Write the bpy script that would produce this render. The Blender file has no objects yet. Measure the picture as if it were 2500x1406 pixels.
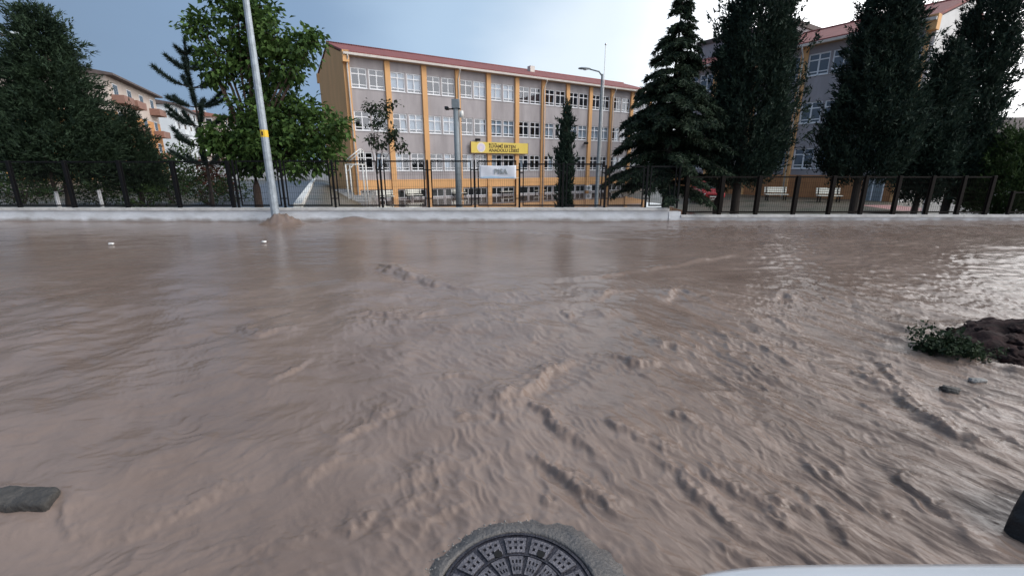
import bpy, bmesh, math, random
import numpy as np
from mathutils import Vector, Matrix
random.seed(7); RNG = np.random.default_rng(11)
S = bpy.context.scene
COL = S.collection
R = math.radians

# ------------------------------------------------------------------ camera
F_PX, PITCH, CAM_H = 1083.0, R(15.1), 1.65
cam_d = bpy.data.cameras.new('camera'); cam = bpy.data.objects.new('camera', cam_d); COL.objects.link(cam)
cam_d.sensor_width = 36; cam_d.lens = 36 * F_PX / 2500; cam_d.clip_start = 0.05; cam_d.clip_end = 3000
cam.location = (0, 0, CAM_H); cam.rotation_euler = (R(90) - PITCH, 0, 0)
S.camera = cam

# ------------------------------------------------------------------ world
w = bpy.data.worlds.new('World'); S.world = w; w.use_nodes = True
nt = w.node_tree; nt.nodes.clear()
def N(t, **k):
    n = nt.nodes.new(t)
    for a, b in k.items(): setattr(n, a, b)
    return n
SUN_EL, SUN_AZ = R(42), R(112)          # azimuth clockwise from +Y
sky = N('ShaderNodeTexSky', sky_type='NISHITA', sun_disc=False, sun_elevation=SUN_EL, sun_rotation=SUN_AZ)
sky.dust_density = 3.0
tc = N('ShaderNodeTexCoord')
sep = N('ShaderNodeSeparateXYZ'); nt.links.new(tc.outputs['Generated'], sep.inputs[0])
noi = N('ShaderNodeTexNoise'); noi.inputs['Scale'].default_value = 1.6; noi.inputs['Detail'].default_value = 5; noi.inputs['Roughness'].default_value = .45
mp = N('ShaderNodeMapping'); mp.inputs['Scale'].default_value = (1, 1, 2.5)
nt.links.new(tc.outputs['Generated'], mp.inputs[0]); nt.links.new(mp.outputs[0], noi.inputs['Vector'])
m1 = N('ShaderNodeMath', operation='MULTIPLY_ADD'); m1.inputs[1].default_value = .5; m1.inputs[2].default_value = .5
nt.links.new(sep.outputs['X'], m1.inputs[0])
m2 = N('ShaderNodeMath', operation='MULTIPLY_ADD'); m2.inputs[1].default_value = .22; nt.links.new(noi.outputs[0], m2.inputs[0]); nt.links.new(m1.outputs[0], m2.inputs[2])
m3 = N('ShaderNodeMath', operation='SUBTRACT'); m3.inputs[1].default_value = .11; nt.links.new(m2.outputs[0], m3.inputs[0])
ramp = N('ShaderNodeValToRGB'); nt.links.new(m3.outputs[0], ramp.inputs[0])
cr = ramp.color_ramp; cr.interpolation = 'EASE'
cr.elements[0].position = .12; cr.elements[0].color = (.19, .275, .405, 1)
cr.elements[1].position = .84; cr.elements[1].color = (2.3, 2.3, 2.32, 1)
for p, c in ((.32, (.235, .35, .52, 1)), (.48, (.44, .59, .77, 1)), (.60, (.80, .90, 1.0, 1))):
    e = cr.elements.new(p); e.color = c
mixs = N('ShaderNodeMix', data_type='RGBA'); mixs.inputs[0].default_value = .9
sc = N('ShaderNodeVectorMath', operation='SCALE'); sc.inputs['Scale'].default_value = .07
nt.links.new(sky.outputs[0], sc.inputs[0]); nt.links.new(sc.outputs[0], mixs.inputs[6]); nt.links.new(ramp.outputs[0], mixs.inputs[7])
bg = N('ShaderNodeBackground'); bg.inputs[1].default_value = 1.0; out = N('ShaderNodeOutputWorld')
nt.links.new(mixs.outputs[2], bg.inputs[0]); nt.links.new(bg.outputs[0], out.inputs[0])

# ------------------------------------------------------------------ sun (behind thin cloud, from the right)
sd = bpy.data.lights.new('sun', 'SUN'); sd.energy = 1.1; sd.angle = R(20); sd.color = (1, .97, .92)
sun = bpy.data.objects.new('sun', sd); COL.objects.link(sun)
sv = Vector((math.sin(SUN_AZ) * math.cos(SUN_EL), math.cos(SUN_AZ) * math.cos(SUN_EL), math.sin(SUN_EL)))
sun.rotation_euler = sv.to_track_quat('Z', 'Y').to_euler()
S.view_settings.view_transform = 'Standard'; S.view_settings.look = 'None'; S.view_settings.gamma = 1; S.view_settings.exposure = .2
S.render.resolution_x, S.render.resolution_y = 1024, 575

# ------------------------------------------------------------------ pixel helpers (a pixel is only a direction)
CO, SI = math.cos(PITCH), math.sin(PITCH)
def pdir(x, y):
    a = (x - 1250) / F_PX; b = (703 - y) / F_PX
    return Vector((a, CO + SI * b, b * CO - SI))
def atY(x, y, Y):
    d = pdir(x, y); return Vector((0, 0, CAM_H)) + d * (Y / d.y)
def atZ(x, y, z):
    d = pdir(x, y); return Vector((0, 0, CAM_H)) + d * ((z - CAM_H) / d.z)

# ------------------------------------------------------------------ materials
def mat(name, color, rough=.7, var=.0, scale=3.0, bump=0.0, bscale=30.0, metal=0.0, var2=None, spec=.5, stretch=(1, 1, 1), detail=6):
    m = bpy.data.materials.new(name); m.use_nodes = True
    t = m.node_tree; b = t.nodes['Principled BSDF']
    b.inputs['Roughness'].default_value = rough; b.inputs['Metallic'].default_value = metal
    b.inputs['Specular IOR Level'].default_value = spec
    b.inputs['Base Color'].default_value = (*color, 1)
    if var or bump:
        c = t.nodes.new('ShaderNodeTexCoord'); mp = t.nodes.new('ShaderNodeMapping'); mp.inputs['Scale'].default_value = stretch
        t.links.new(c.outputs['Object'], mp.inputs[0])
    if var:
        n = t.nodes.new('ShaderNodeTexNoise'); n.inputs['Scale'].default_value = scale; n.inputs['Detail'].default_value = detail; n.inputs['Roughness'].default_value = .65
        t.links.new(mp.outputs[0], n.inputs['Vector'])
        r = t.nodes.new('ShaderNodeValToRGB'); t.links.new(n.outputs[0], r.inputs[0])
        lo = var2 if var2 else tuple(max(0, v * (1 - var)) for v in color); hi = tuple(min(1, v * (1 + var * .6)) for v in color)
        r.color_ramp.elements[0].position = .3; r.color_ramp.elements[0].color = (*lo, 1)
        r.color_ramp.elements[1].position = .7; r.color_ramp.elements[1].color = (*hi, 1)
        t.links.new(r.outputs[0], b.inputs['Base Color'])
    if bump:
        n2 = t.nodes.new('ShaderNodeTexNoise'); n2.inputs['Scale'].default_value = bscale; n2.inputs['Detail'].default_value = 6
        t.links.new(mp.outputs[0], n2.inputs['Vector'])
        bp = t.nodes.new('ShaderNodeBump'); bp.inputs['Strength'].default_value = bump; bp.inputs['Distance'].default_value = .02
        t.links.new(n2.outputs[0], bp.inputs['Height']); t.links.new(bp.outputs[0], b.inputs['Normal'])
    return m
def leaf_mat(name, c1, c2, trans=.25, scale=1.2):
    m = bpy.data.materials.new(name); m.use_nodes = True; t = m.node_tree; b = t.nodes['Principled BSDF']
    g = t.nodes.new('ShaderNodeNewGeometry'); wn = t.nodes.new('ShaderNodeTexNoise'); wn.inputs['Scale'].default_value = scale; wn.inputs['Detail'].default_value = 4
    c = t.nodes.new('ShaderNodeTexCoord'); t.links.new(c.outputs['Object'], wn.inputs['Vector'])
    ad = t.nodes.new('ShaderNodeMath'); ad.operation = 'MULTIPLY_ADD'; ad.inputs[1].default_value = .45
    t.links.new(g.outputs['Random Per Island'], ad.inputs[0]); t.links.new(wn.outputs[0], ad.inputs[2])
    r = t.nodes.new('ShaderNodeValToRGB'); t.links.new(ad.outputs[0], r.inputs[0])
    r.color_ramp.elements[0].position = .4; r.color_ramp.elements[0].color = (*c1, 1); r.color_ramp.elements[1].position = .95; r.color_ramp.elements[1].color = (*c2, 1)
    t.links.new(r.outputs[0], b.inputs['Base Color']); b.inputs['Roughness'].default_value = .6; b.inputs['Specular IOR Level'].default_value = .12
    tr = t.nodes.new('ShaderNodeBsdfTranslucent'); t.links.new(r.outputs[0], tr.inputs[0])
    mx = t.nodes.new('ShaderNodeMixShader'); mx.inputs[0].default_value = trans
    t.links.new(b.outputs[0], mx.inputs[1]); t.links.new(tr.outputs[0], mx.inputs[2]); t.links.new(mx.outputs[0], t.nodes['Material Output'].inputs[0])
    return m
M = {}
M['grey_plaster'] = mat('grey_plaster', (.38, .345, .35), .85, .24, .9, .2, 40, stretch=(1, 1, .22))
M['grey_plaster_shaded'] = mat('grey_plaster_shade_tone', (.31, .29, .305), .85, .24, .9, .2, 40, stretch=(1, 1, .22))  # same grey plaster, darker: the shade on the wing is in the colour
M['orange'] = mat('orange_plaster', (.68, .375, .165), .8, .14, .6, .2, 40, stretch=(1, 1, .3))
M['orange_dk'] = mat('ochre_plinth', (.42, .19, .08), .85, .25, .8, .3, 20)
M['pale_plaster'] = mat('pale_plaster', (.60, .58, .57), .8, .15, .6, .2, 30)
M['white_pvc'] = mat('white_pvc', (.74, .74, .76), .4)
M['gutter'] = mat('cream_gutter', (.62, .57, .52), .5, .15, 2)
M['soffit'] = mat('soffit', (.40, .27, .17), .8, .1, 2)
M['curtain'] = mat('curtain_cloth', (.78, .80, .84), .9, .10, 1.2, stretch=(6, 1, .2), detail=2)
M['dark_room'] = mat('unlit_interior_shade', (.05, .05, .055), .9)  # dark colour stands in for the dimness of unlit rooms
M['black_metal'] = mat('black_painted_steel', (.007, .007, .008), .6, .3, 8, spec=.15)
M['brown_metal'] = mat('rusty_dark_steel', (.008, .0055, .0045), .7, .4, 6, spec=.15)
M['galv'] = mat('galvanised_steel', (.36, .40, .44), .5, .3, 7, .08, 60, metal=.35)
M['grey_steel'] = mat('grey_painted_steel', (.20, .23, .25), .5, .2, 5)
M['white_paint'] = mat('white_paint', (.70, .69, .66), .5, .12, 4)
M['wall_white'] = mat('whitewashed_concrete', (.70, .71, .74), .85, .2, 1.3, .35, 25, stretch=(1, 1, 2.5), var2=(.52, .52, .53))
def muddy(m, z0, z1):
    t = m.node_tree; b = t.nodes['Principled BSDF']; src = b.inputs['Base Color'].links[0].from_socket; c = t.nodes.new('ShaderNodeTexCoord'); sp = t.nodes.new('ShaderNodeSeparateXYZ'); t.links.new(c.outputs['Object'], sp.inputs[0])
    n = t.nodes.new('ShaderNodeTexNoise'); n.inputs['Scale'].default_value = 2.6; n.inputs['Detail'].default_value = 8; t.links.new(c.outputs['Object'], n.inputs['Vector'])
    a = t.nodes.new('ShaderNodeMath'); a.operation = 'MULTIPLY_ADD'; a.inputs[1].default_value = -.22; t.links.new(n.outputs[0], a.inputs[0]); t.links.new(sp.outputs['Z'], a.inputs[2])
    r = t.nodes.new('ShaderNodeMapRange'); r.inputs[1].default_value = z0 - .11; r.inputs[2].default_value = z1 - .11; r.inputs[3].default_value = .75; r.inputs[4].default_value = 0; t.links.new(a.outputs[0], r.inputs[0])
    x = t.nodes.new('ShaderNodeMix'); x.data_type = 'RGBA'; t.links.new(r.outputs[0], x.inputs[0]); t.links.new(src, x.inputs[6]); x.inputs[7].default_value = (.20, .15, .12, 1); t.links.new(x.outputs[2], b.inputs['Base Color'])
muddy(M['wall_white'], .52, .62)
M['coping'] = mat('coping_concrete', (.56, .54, .52), .85, .25, 3, .35, 30)
M['concrete'] = mat('concrete', (.36, .355, .35), .85, .25, 2.5, .4, 30)
M['wet_concrete'] = mat('wet_concrete', (.125, .11, .10), .42, .35, 5, .6, 60, var2=(.055, .055, .06))
M['iron'] = mat('cast_iron', (.035, .033, .045), .42, .45, 25, .5, 110, metal=.3, var2=(.014, .014, .02))
M['iron_worn'] = mat('worn_cast_iron', (.15, .14, .155), .5, .5, 22, .5, 110, metal=.25, var2=(.05, .048, .06))
M['hole_shade'] = mat('hole_shade_black', (.003, .003, .003), .9)
M['bark'] = mat('bark', (.05, .037, .03), .9, .4, 8, .8, 30, stretch=(1, 1, .3))
M['bark_brown'] = mat('brown_bark', (.10, .065, .05), .9, .4, 8, .8, 30, stretch=(1, 1, .3))
M['whitewash'] = mat('whitewashed_bark', (.50, .50, .52), .9, .3, 7, .6, 30)
M['cypress'] = leaf_mat('cypress_foliage', (.007, .014, .012), (.034, .056, .038), .12)
M['cedar'] = leaf_mat('cedar_foliage', (.008, .015, .012), (.040, .060, .034), .12)
M['pine'] = leaf_mat('pine_foliage', (.009, .018, .013), (.040, .066, .036), .15)
M['young_pine'] = leaf_mat('young_pine_needles', (.016, .030, .024), (.05, .075, .06), .2)
M['broad'] = leaf_mat('broad_leaves', (.015, .036, .012), (.10, .17, .045), .28, 1.0)
M['shrub'] = leaf_mat('shrub_leaves', (.014, .030, .012), (.055, .09, .03), .25)
M['shrub_red'] = leaf_mat('dry_leaves', (.05, .02, .016), (.12, .05, .035), .2)
M['sapling'] = leaf_mat('sapling_leaves', (.012, .02, .014), (.04, .055, .03), .2)
M['weed'] = leaf_mat('weed_leaves', (.012, .022, .014), (.04, .06, .03), .2, 6)
M['asphalt'] = mat('wet_asphalt', (.062, .060, .065), .4, .3, 1.2, .3, 60)
M['soil'] = mat('dark_red_soil', (.034, .019, .018), .9, .6, 9, 1.0, 25, var2=(.012, .009, .009), spec=.15)
M['stone'] = mat('grey_stone', (.058, .052, .047), .7, .4, 9, .8, 30)
M['stone_pale'] = mat('pale_stone', (.24, .23, .22), .7, .3, 9, .8, 30)
M['rubber'] = mat('black_rubber', (.012, .012, .013), .6, .3, 10, .3, 60)
M['sign_yellow'] = mat('yellow_sign_sheet', (.72, .54, .11), .45, .06, 1.5)
M['sign_edge'] = mat('brown_sign_edge', (.20, .10, .05), .6)
M['ink'] = mat('dark_brown_lettering', (.05, .02, .008), .6)
M['emblem'] = mat('emblem_lilac', (.62, .56, .70), .5)
M['emblem_ring'] = mat('emblem_white', (.76, .70, .58), .5)
M['banner'] = mat('white_banner_cloth', (.72, .73, .78), .8, .08, 4)
M['banner_ink'] = mat('grey_green_print', (.33, .36, .37), .8)
M['banner_blue'] = mat('pale_blue_print', (.45, .60, .74), .8)
M['cream'] = mat('cream_plaster', (.50, .42, .37), .85, .15, .3)
M['apt_brown'] = mat('brown_plaster', (.24, .13, .10), .85, .2, .5)
M['apt_orange'] = mat('orange_wall', (.50, .24, .09), .85, .2, .4)
M['apt_white'] = mat('white_plaster', (.62, .65, .68), .85, .1, .4)
M['apt_roof'] = mat('dark_roof', (.10, .075, .07), .8, .3, 2)
M['apt_roof_red'] = mat('apartment_red_brown_roof', (.28, .12, .09), .8, .2, 2)
M['dusty_wall'] = mat('dusty_wall', (.24, .22, .20), .9, .2, .5)
M['yellow'] = mat('yellow_sticker', (.75, .48, .03), .5)
M['lamp_glass'] = mat('lamp_glass', (.62, .66, .70), .25)
M['bench'] = mat('cream_bench_paint', (.78, .76, .68), .5, .1, 4)
M['pink_paving'] = mat('pink_paving', (.36, .17, .16), .6, .15, 3)
M['litter'] = mat('white_plastic', (.75, .74, .72), .4)
M['car_white'] = mat('white_car_paint', (.66, .69, .73), .18); M['car_white'].node_tree.nodes['Principled BSDF'].inputs['Coat Weight'].default_value = .6
M['car_red'] = mat('red_car_paint', (.30, .02, .025), .25)
M['car_glass'] = mat('car_glass', (.015, .018, .02), .08)
M['chrome'] = mat('chrome', (.6, .6, .6), .2, metal=1)
M['headlight'] = mat('headlight_glass', (.5, .53, .56), .1)
# window glass: real see-through pane
def glass_mat():
    m = bpy.data.materials.new('window_glass'); m.use_nodes = True; t = m.node_tree; t.nodes.remove(t.nodes['Principled BSDF'])
    gl = t.nodes.new('ShaderNodeBsdfGlossy'); gl.inputs['Roughness'].default_value = .03; gl.inputs['Color'].default_value = (.9, .93, 1, 1)
    tr = t.nodes.new('ShaderNodeBsdfTransparent'); tr.inputs[0].default_value = (.75, .79, .82, 1)
    fr = t.nodes.new('ShaderNodeFresnel'); fr.inputs[0].default_value = 2.1
    mx = t.nodes.new('ShaderNodeMixShader'); ge = t.nodes.new('ShaderNodeNewGeometry'); iv = t.nodes.new('ShaderNodeMath'); iv.operation = 'SUBTRACT'; iv.inputs[0].default_value = 1; t.links.new(ge.outputs['Backfacing'], iv.inputs[1])
    mu = t.nodes.new('ShaderNodeMath'); mu.operation = 'MULTIPLY'; t.links.new(fr.outputs[0], mu.inputs[0]); t.links.new(iv.outputs[0], mu.inputs[1]); t.links.new(mu.outputs[0], mx.inputs[0]); t.links.new(tr.outputs[0], mx.inputs[1]); t.links.new(gl.outputs[0], mx.inputs[2])
    t.links.new(mx.outputs[0], t.nodes['Material Output'].inputs[0]); return m
M['glass'] = glass_mat()
def tile_mat(name, c):
    m = mat(name, c, .75, .28, 1.5); t = m.node_tree; b = t.nodes['Principled BSDF']
    c_ = t.nodes.new('ShaderNodeTexCoord'); wv = t.nodes.new('ShaderNodeTexWave'); wv.bands_direction = 'X'; wv.inputs['Scale'].default_value = 1.4
    t.links.new(c_.outputs['Object'], wv.inputs[0]); bp = t.nodes.new('ShaderNodeBump'); bp.inputs['Strength'].default_value = .5; bp.inputs['Distance'].default_value = .05
    t.links.new(wv.outputs[1], bp.inputs['Height']); t.links.new(bp.outputs[0], b.inputs['Normal']); return m
M['roof_red'] = tile_mat('red_roof_tiles', (.21, .06, .055))

# ------------------------------------------------------------------ object helpers
def link(name, me, m=None, parent=None):
    o = bpy.data.objects.new(name, me); COL.objects.link(o)
    if m is not None and me is not None: me.materials.clear(); me.materials.append(M[m] if isinstance(m, str) else m)
    if parent is not None: o.parent = parent
    return o
def tag(o, label, cat, group=None, kind=None):
    o['label'] = label; o['category'] = cat
    if group: o['group'] = group
    if kind: o['kind'] = kind
    return o
def thing(name, label, cat, loc=(0, 0, 0), rz=0, group=None):
    o = bpy.data.objects.new(name, None); COL.objects.link(o); o.empty_display_size = .2
    o.location = loc; o.rotation_euler = (0, 0, rz); return tag(o, label, cat, group)
def struct(name, me, m):
    o = link(name, me, m); o['kind'] = 'structure'; return o
def np_mesh(name, v, f, smooth=False):
    v = np.asarray(v, np.float32); f = np.asarray(f, np.int32); k = f.shape[1]
    me = bpy.data.meshes.new(name); me.vertices.add(len(v)); me.vertices.foreach_set('co', v.ravel())
    me.loops.add(f.size); me.loops.foreach_set('vertex_index', f.ravel())
    me.polygons.add(len(f)); me.polygons.foreach_set('loop_start', np.arange(0, f.size, k, dtype=np.int32))
    try: me.polygons.foreach_set('loop_total', np.full(len(f), k, np.int32))
    except Exception: pass
    me.update(calc_edges=True); me.validate()
    if smooth: me.polygons.foreach_set('use_smooth', np.ones(len(f), bool))
    return me
class MB:
    def __init__(s): s.v = []; s.f = []
    def box(s, x0, x1, y0, y1, z0, z1):
        b = len(s.v)
        s.v += [(x0, y0, z0), (x1, y0, z0), (x1, y1, z0), (x0, y1, z0), (x0, y0, z1), (x1, y0, z1), (x1, y1, z1), (x0, y1, z1)]
        s.f += [tuple(b + i for i in q) for q in ((0, 3, 2, 1), (4, 5, 6, 7), (0, 1, 5, 4), (1, 2, 6, 5), (2, 3, 7, 6), (3, 0, 4, 7))]
        return s
    def bar(s, a, b, w, h=None):
        a, b = Vector(a), Vector(b); h = h or w; d = (b - a).normalized(); u = d.cross(Vector((0, 0, 1)))
        if u.length < 1e-3: u = Vector((1, 0, 0))
        u.normalize(); n = u.cross(d); i = len(s.v)
        for p in (a, b):
            for q in ((-1, -1), (1, -1), (1, 1), (-1, 1)): s.v.append(tuple(p + u * q[0] * w / 2 + n * q[1] * h / 2))
        s.f += [tuple(i + k for k in q) for q in ((0, 3, 2, 1), (4, 5, 6, 7), (0, 1, 5, 4), (1, 2, 6, 5), (2, 3, 7, 6), (3, 0, 4, 7))]
        return s
    def tube(s, pts, rad, n=8):
        pts = [Vector(p) for p in pts]; i0 = len(s.v); m = len(pts)
        for k, p in enumerate(pts):
            d = (pts[min(k + 1, m - 1)] - pts[max(k - 1, 0)]).normalized(); u = d.cross(Vector((0, 0, 1)))
            if u.length < .05: u = d.cross(Vector((1, 0, 0)))
            u.normalize(); q = d.cross(u); r = rad[k] if hasattr(rad, '__len__') else rad
            for j in range(n):
                a = 2 * math.pi * j / n; s.v.append(tuple(p + (u * math.cos(a) + q * math.sin(a)) * r))
        for k in range(m - 1):
            for j in range(n): s.f.append((i0 + k * n + j, i0 + k * n + (j + 1) % n, i0 + (k + 1) * n + (j + 1) % n, i0 + (k + 1) * n + j))
        s.f.append(tuple(i0 + j for j in range(n))[::-1]); s.f.append(tuple(i0 + (m - 1) * n + j for j in range(n)))
        return s
    def prism(s, poly, axis, a, b):
        n = len(poly); i = len(s.v)
        for t in (a, b):
            for p in poly:
                s.v.append((t, p[0], p[1]) if axis == 'x' else (p[0], t, p[1]) if axis == 'y' else (p[0], p[1], t))
        s.f.append(tuple(range(i, i + n))[::-1]); s.f.append(tuple(range(i + n, i + 2 * n)))
        for k in range(n): s.f.append((i + k, i + (k + 1) % n, i + n + (k + 1) % n, i + n + k))
        return s
    def mesh(s, name, smooth=False):
        me = bpy.data.meshes.new(name); me.from_pydata(s.v, [], s.f); me.update()
        bm = bmesh.new(); bm.from_mesh(me); bmesh.ops.recalc_face_normals(bm, faces=bm.faces); bm.to_mesh(me); bm.free()
        if smooth: me.polygons.foreach_set('use_smooth', np.ones(len(me.polygons), bool))
        return me
    def build(s, name, m, parent=None, smooth=False): return link(name, s.mesh(name, smooth), m, parent)
def bevel(o, wd=.01, seg=2):
    b = o.modifiers.new('bevel', 'BEVEL'); b.width = wd; b.segments = seg; b.limit_method = 'ANGLE'; return o
def text_mesh(txt, size, bold=0.0, align='LEFT', depth=.004):
    c = bpy.data.curves.new('lettering', 'FONT'); c.body = txt; c.size = size; c.align_x = align; c.offset = bold; c.extrude = depth
    o = bpy.data.objects.new('lettering', c); COL.objects.link(o)
    bpy.context.view_layer.update()
    me = bpy.data.meshes.new_from_object(o.evaluated_get(bpy.context.evaluated_depsgraph_get())); bpy.data.objects.remove(o); bpy.data.curves.remove(c)
    me.name = 'lettering'; return me

# ------------------------------------------------------------------ numpy gradient noise
_perm = RNG.permutation(512).astype(np.int64); _ang = RNG.random(512) * 2 * np.pi; _gx, _gy = np.cos(_ang), np.sin(_ang)
def gn(x, y):
    xi = np.floor(x).astype(np.int64); yi = np.floor(y).astype(np.int64); xf = x - xi; yf = y - yi
    u = xf ** 3 * (xf * (xf * 6 - 15) + 10); v = yf ** 3 * (yf * (yf * 6 - 15) + 10)
    def g(i, j, dx, dy):
        h = _perm[(_perm[(xi + i) & 511] + yi + j) & 511]; return _gx[h] * dx + _gy[h] * dy
    a = g(0, 0, xf, yf); b = g(1, 0, xf - 1, yf); c = g(0, 1, xf, yf - 1); d = g(1, 1, xf - 1, yf - 1)
    return (a + (b - a) * u + (c + (d - c) * u - a - (b - a) * u) * v) * 1.5
def fbm(x, y, o=3, g=.5):
    s = 0; a = 1
    for k in range(o): s = s + a * gn(x + 17.3 * k, y - 9.1 * k); x = x * 2.03; y = y * 2.03; a *= g
    return s
def sstep(a, b, x):
    t = np.clip((x - a) / (b - a), 0, 1); return t * t * (3 - 2 * t)

#SECTION_SETTING
# ================================================================== SETTING
WALL_Y = 14.3
K0 = atZ(735, 495, .2); K1 = atZ(763, 446, .2)          # kerb line of the drive
kd = (K1 - K0); kd.z = 0; kd.normalize(); kn = Vector((kd.y, -kd.x, 0))
def ground_z(x, y):
    side = (x - K0.x) * kn.x + (y - K0.y) * kn.y
    z = .17 - 1.42 * sstep(.6, 4.2, side) + .62 * sstep(9, 19, x)
    z = z + .05 * gn(x * .35, y * .35)
    z = np.where(y < WALL_Y + .12, -.45, z)
    far = sstep(60, 160, np.hypot(x, y)); return z * (1 - far) + (-.3) * far
gx = np.unique(np.concatenate([np.linspace(-40, 40, 161), np.sign(np.linspace(-1, 1, 41)) * np.abs(np.linspace(-1, 1, 41)) ** 3 * 900]))
gy = np.unique(np.concatenate([[-40, -20, -8, WALL_Y + .1, WALL_Y + .14], np.linspace(14.6, 62, 100), 62 + np.linspace(0, 1, 22) ** 3 * 900]))
GX, GY = np.meshgrid(gx, gy); GZ = ground_z(GX, GY)
nx, ny = len(gx), len(gy)
idx = np.arange(nx * ny).reshape(ny, nx)
quads = np.stack([idx[:-1, :-1], idx[:-1, 1:], idx[1:, 1:], idx[1:, :-1]], -1).reshape(-1, 4)
M['ground'] = mat('wet_ground', (.10, .08, .065), .45, .5, .7, .5, 6, var2=(.045, .05, .03))
struct('ground', np_mesh('ground', np.stack([GX, GY, GZ], -1).reshape(-1, 3), quads, True), 'ground')

# flooded school yard
M['yard_water'] = mat('flooded_yard', (.15, .105, .085), .035, .25, .6, .05, 2.5, spec=.6)
yv = [(-14, 15.0, -1.13), (16, 15.0, -1.13), (30, 62, -1.13), (-14, 62, -1.13)]
struct('yard_flood_water', np_mesh('yard_flood_water', yv, [(0, 1, 2, 3)]), 'yard_water')

# asphalt drive beside the school, following the ground
def strip(name, m, off0, off1, t0, t1, lift, n=40, k=3):
    v = []; f = []
    for i in range(n + 1):
        t = t0 + (t1 - t0) * i / n
        for j in range(k + 1):
            p = K0 + kd * t + kn * (off0 + (off1 - off0) * j / k)
            v.append((p.x, p.y, float(ground_z(np.array(p.x), np.array(p.y))) + lift))
    for i in range(n):
        for j in range(k):
            a = i * (k + 1) + j; f.append((a, a + 1, a + k + 2, a + k + 1))
    return struct(name, np_mesh(name, v, f), m)
strip('asphalt_drive', 'asphalt', -4.2, -.12, -3.5, 60, .03)
kb = MB()
p0, p1 = K0 - kd * 3, K0 + kd * 45
kb.bar(p0 + Vector((0, 0, .06)), p1 + Vector((0, 0, .06)), .30, .22)
tag(bevel(kb.build('kerb', 'white_paint'), .02), 'white kerb running along the asphalt drive beside the school', 'kerb')

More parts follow.
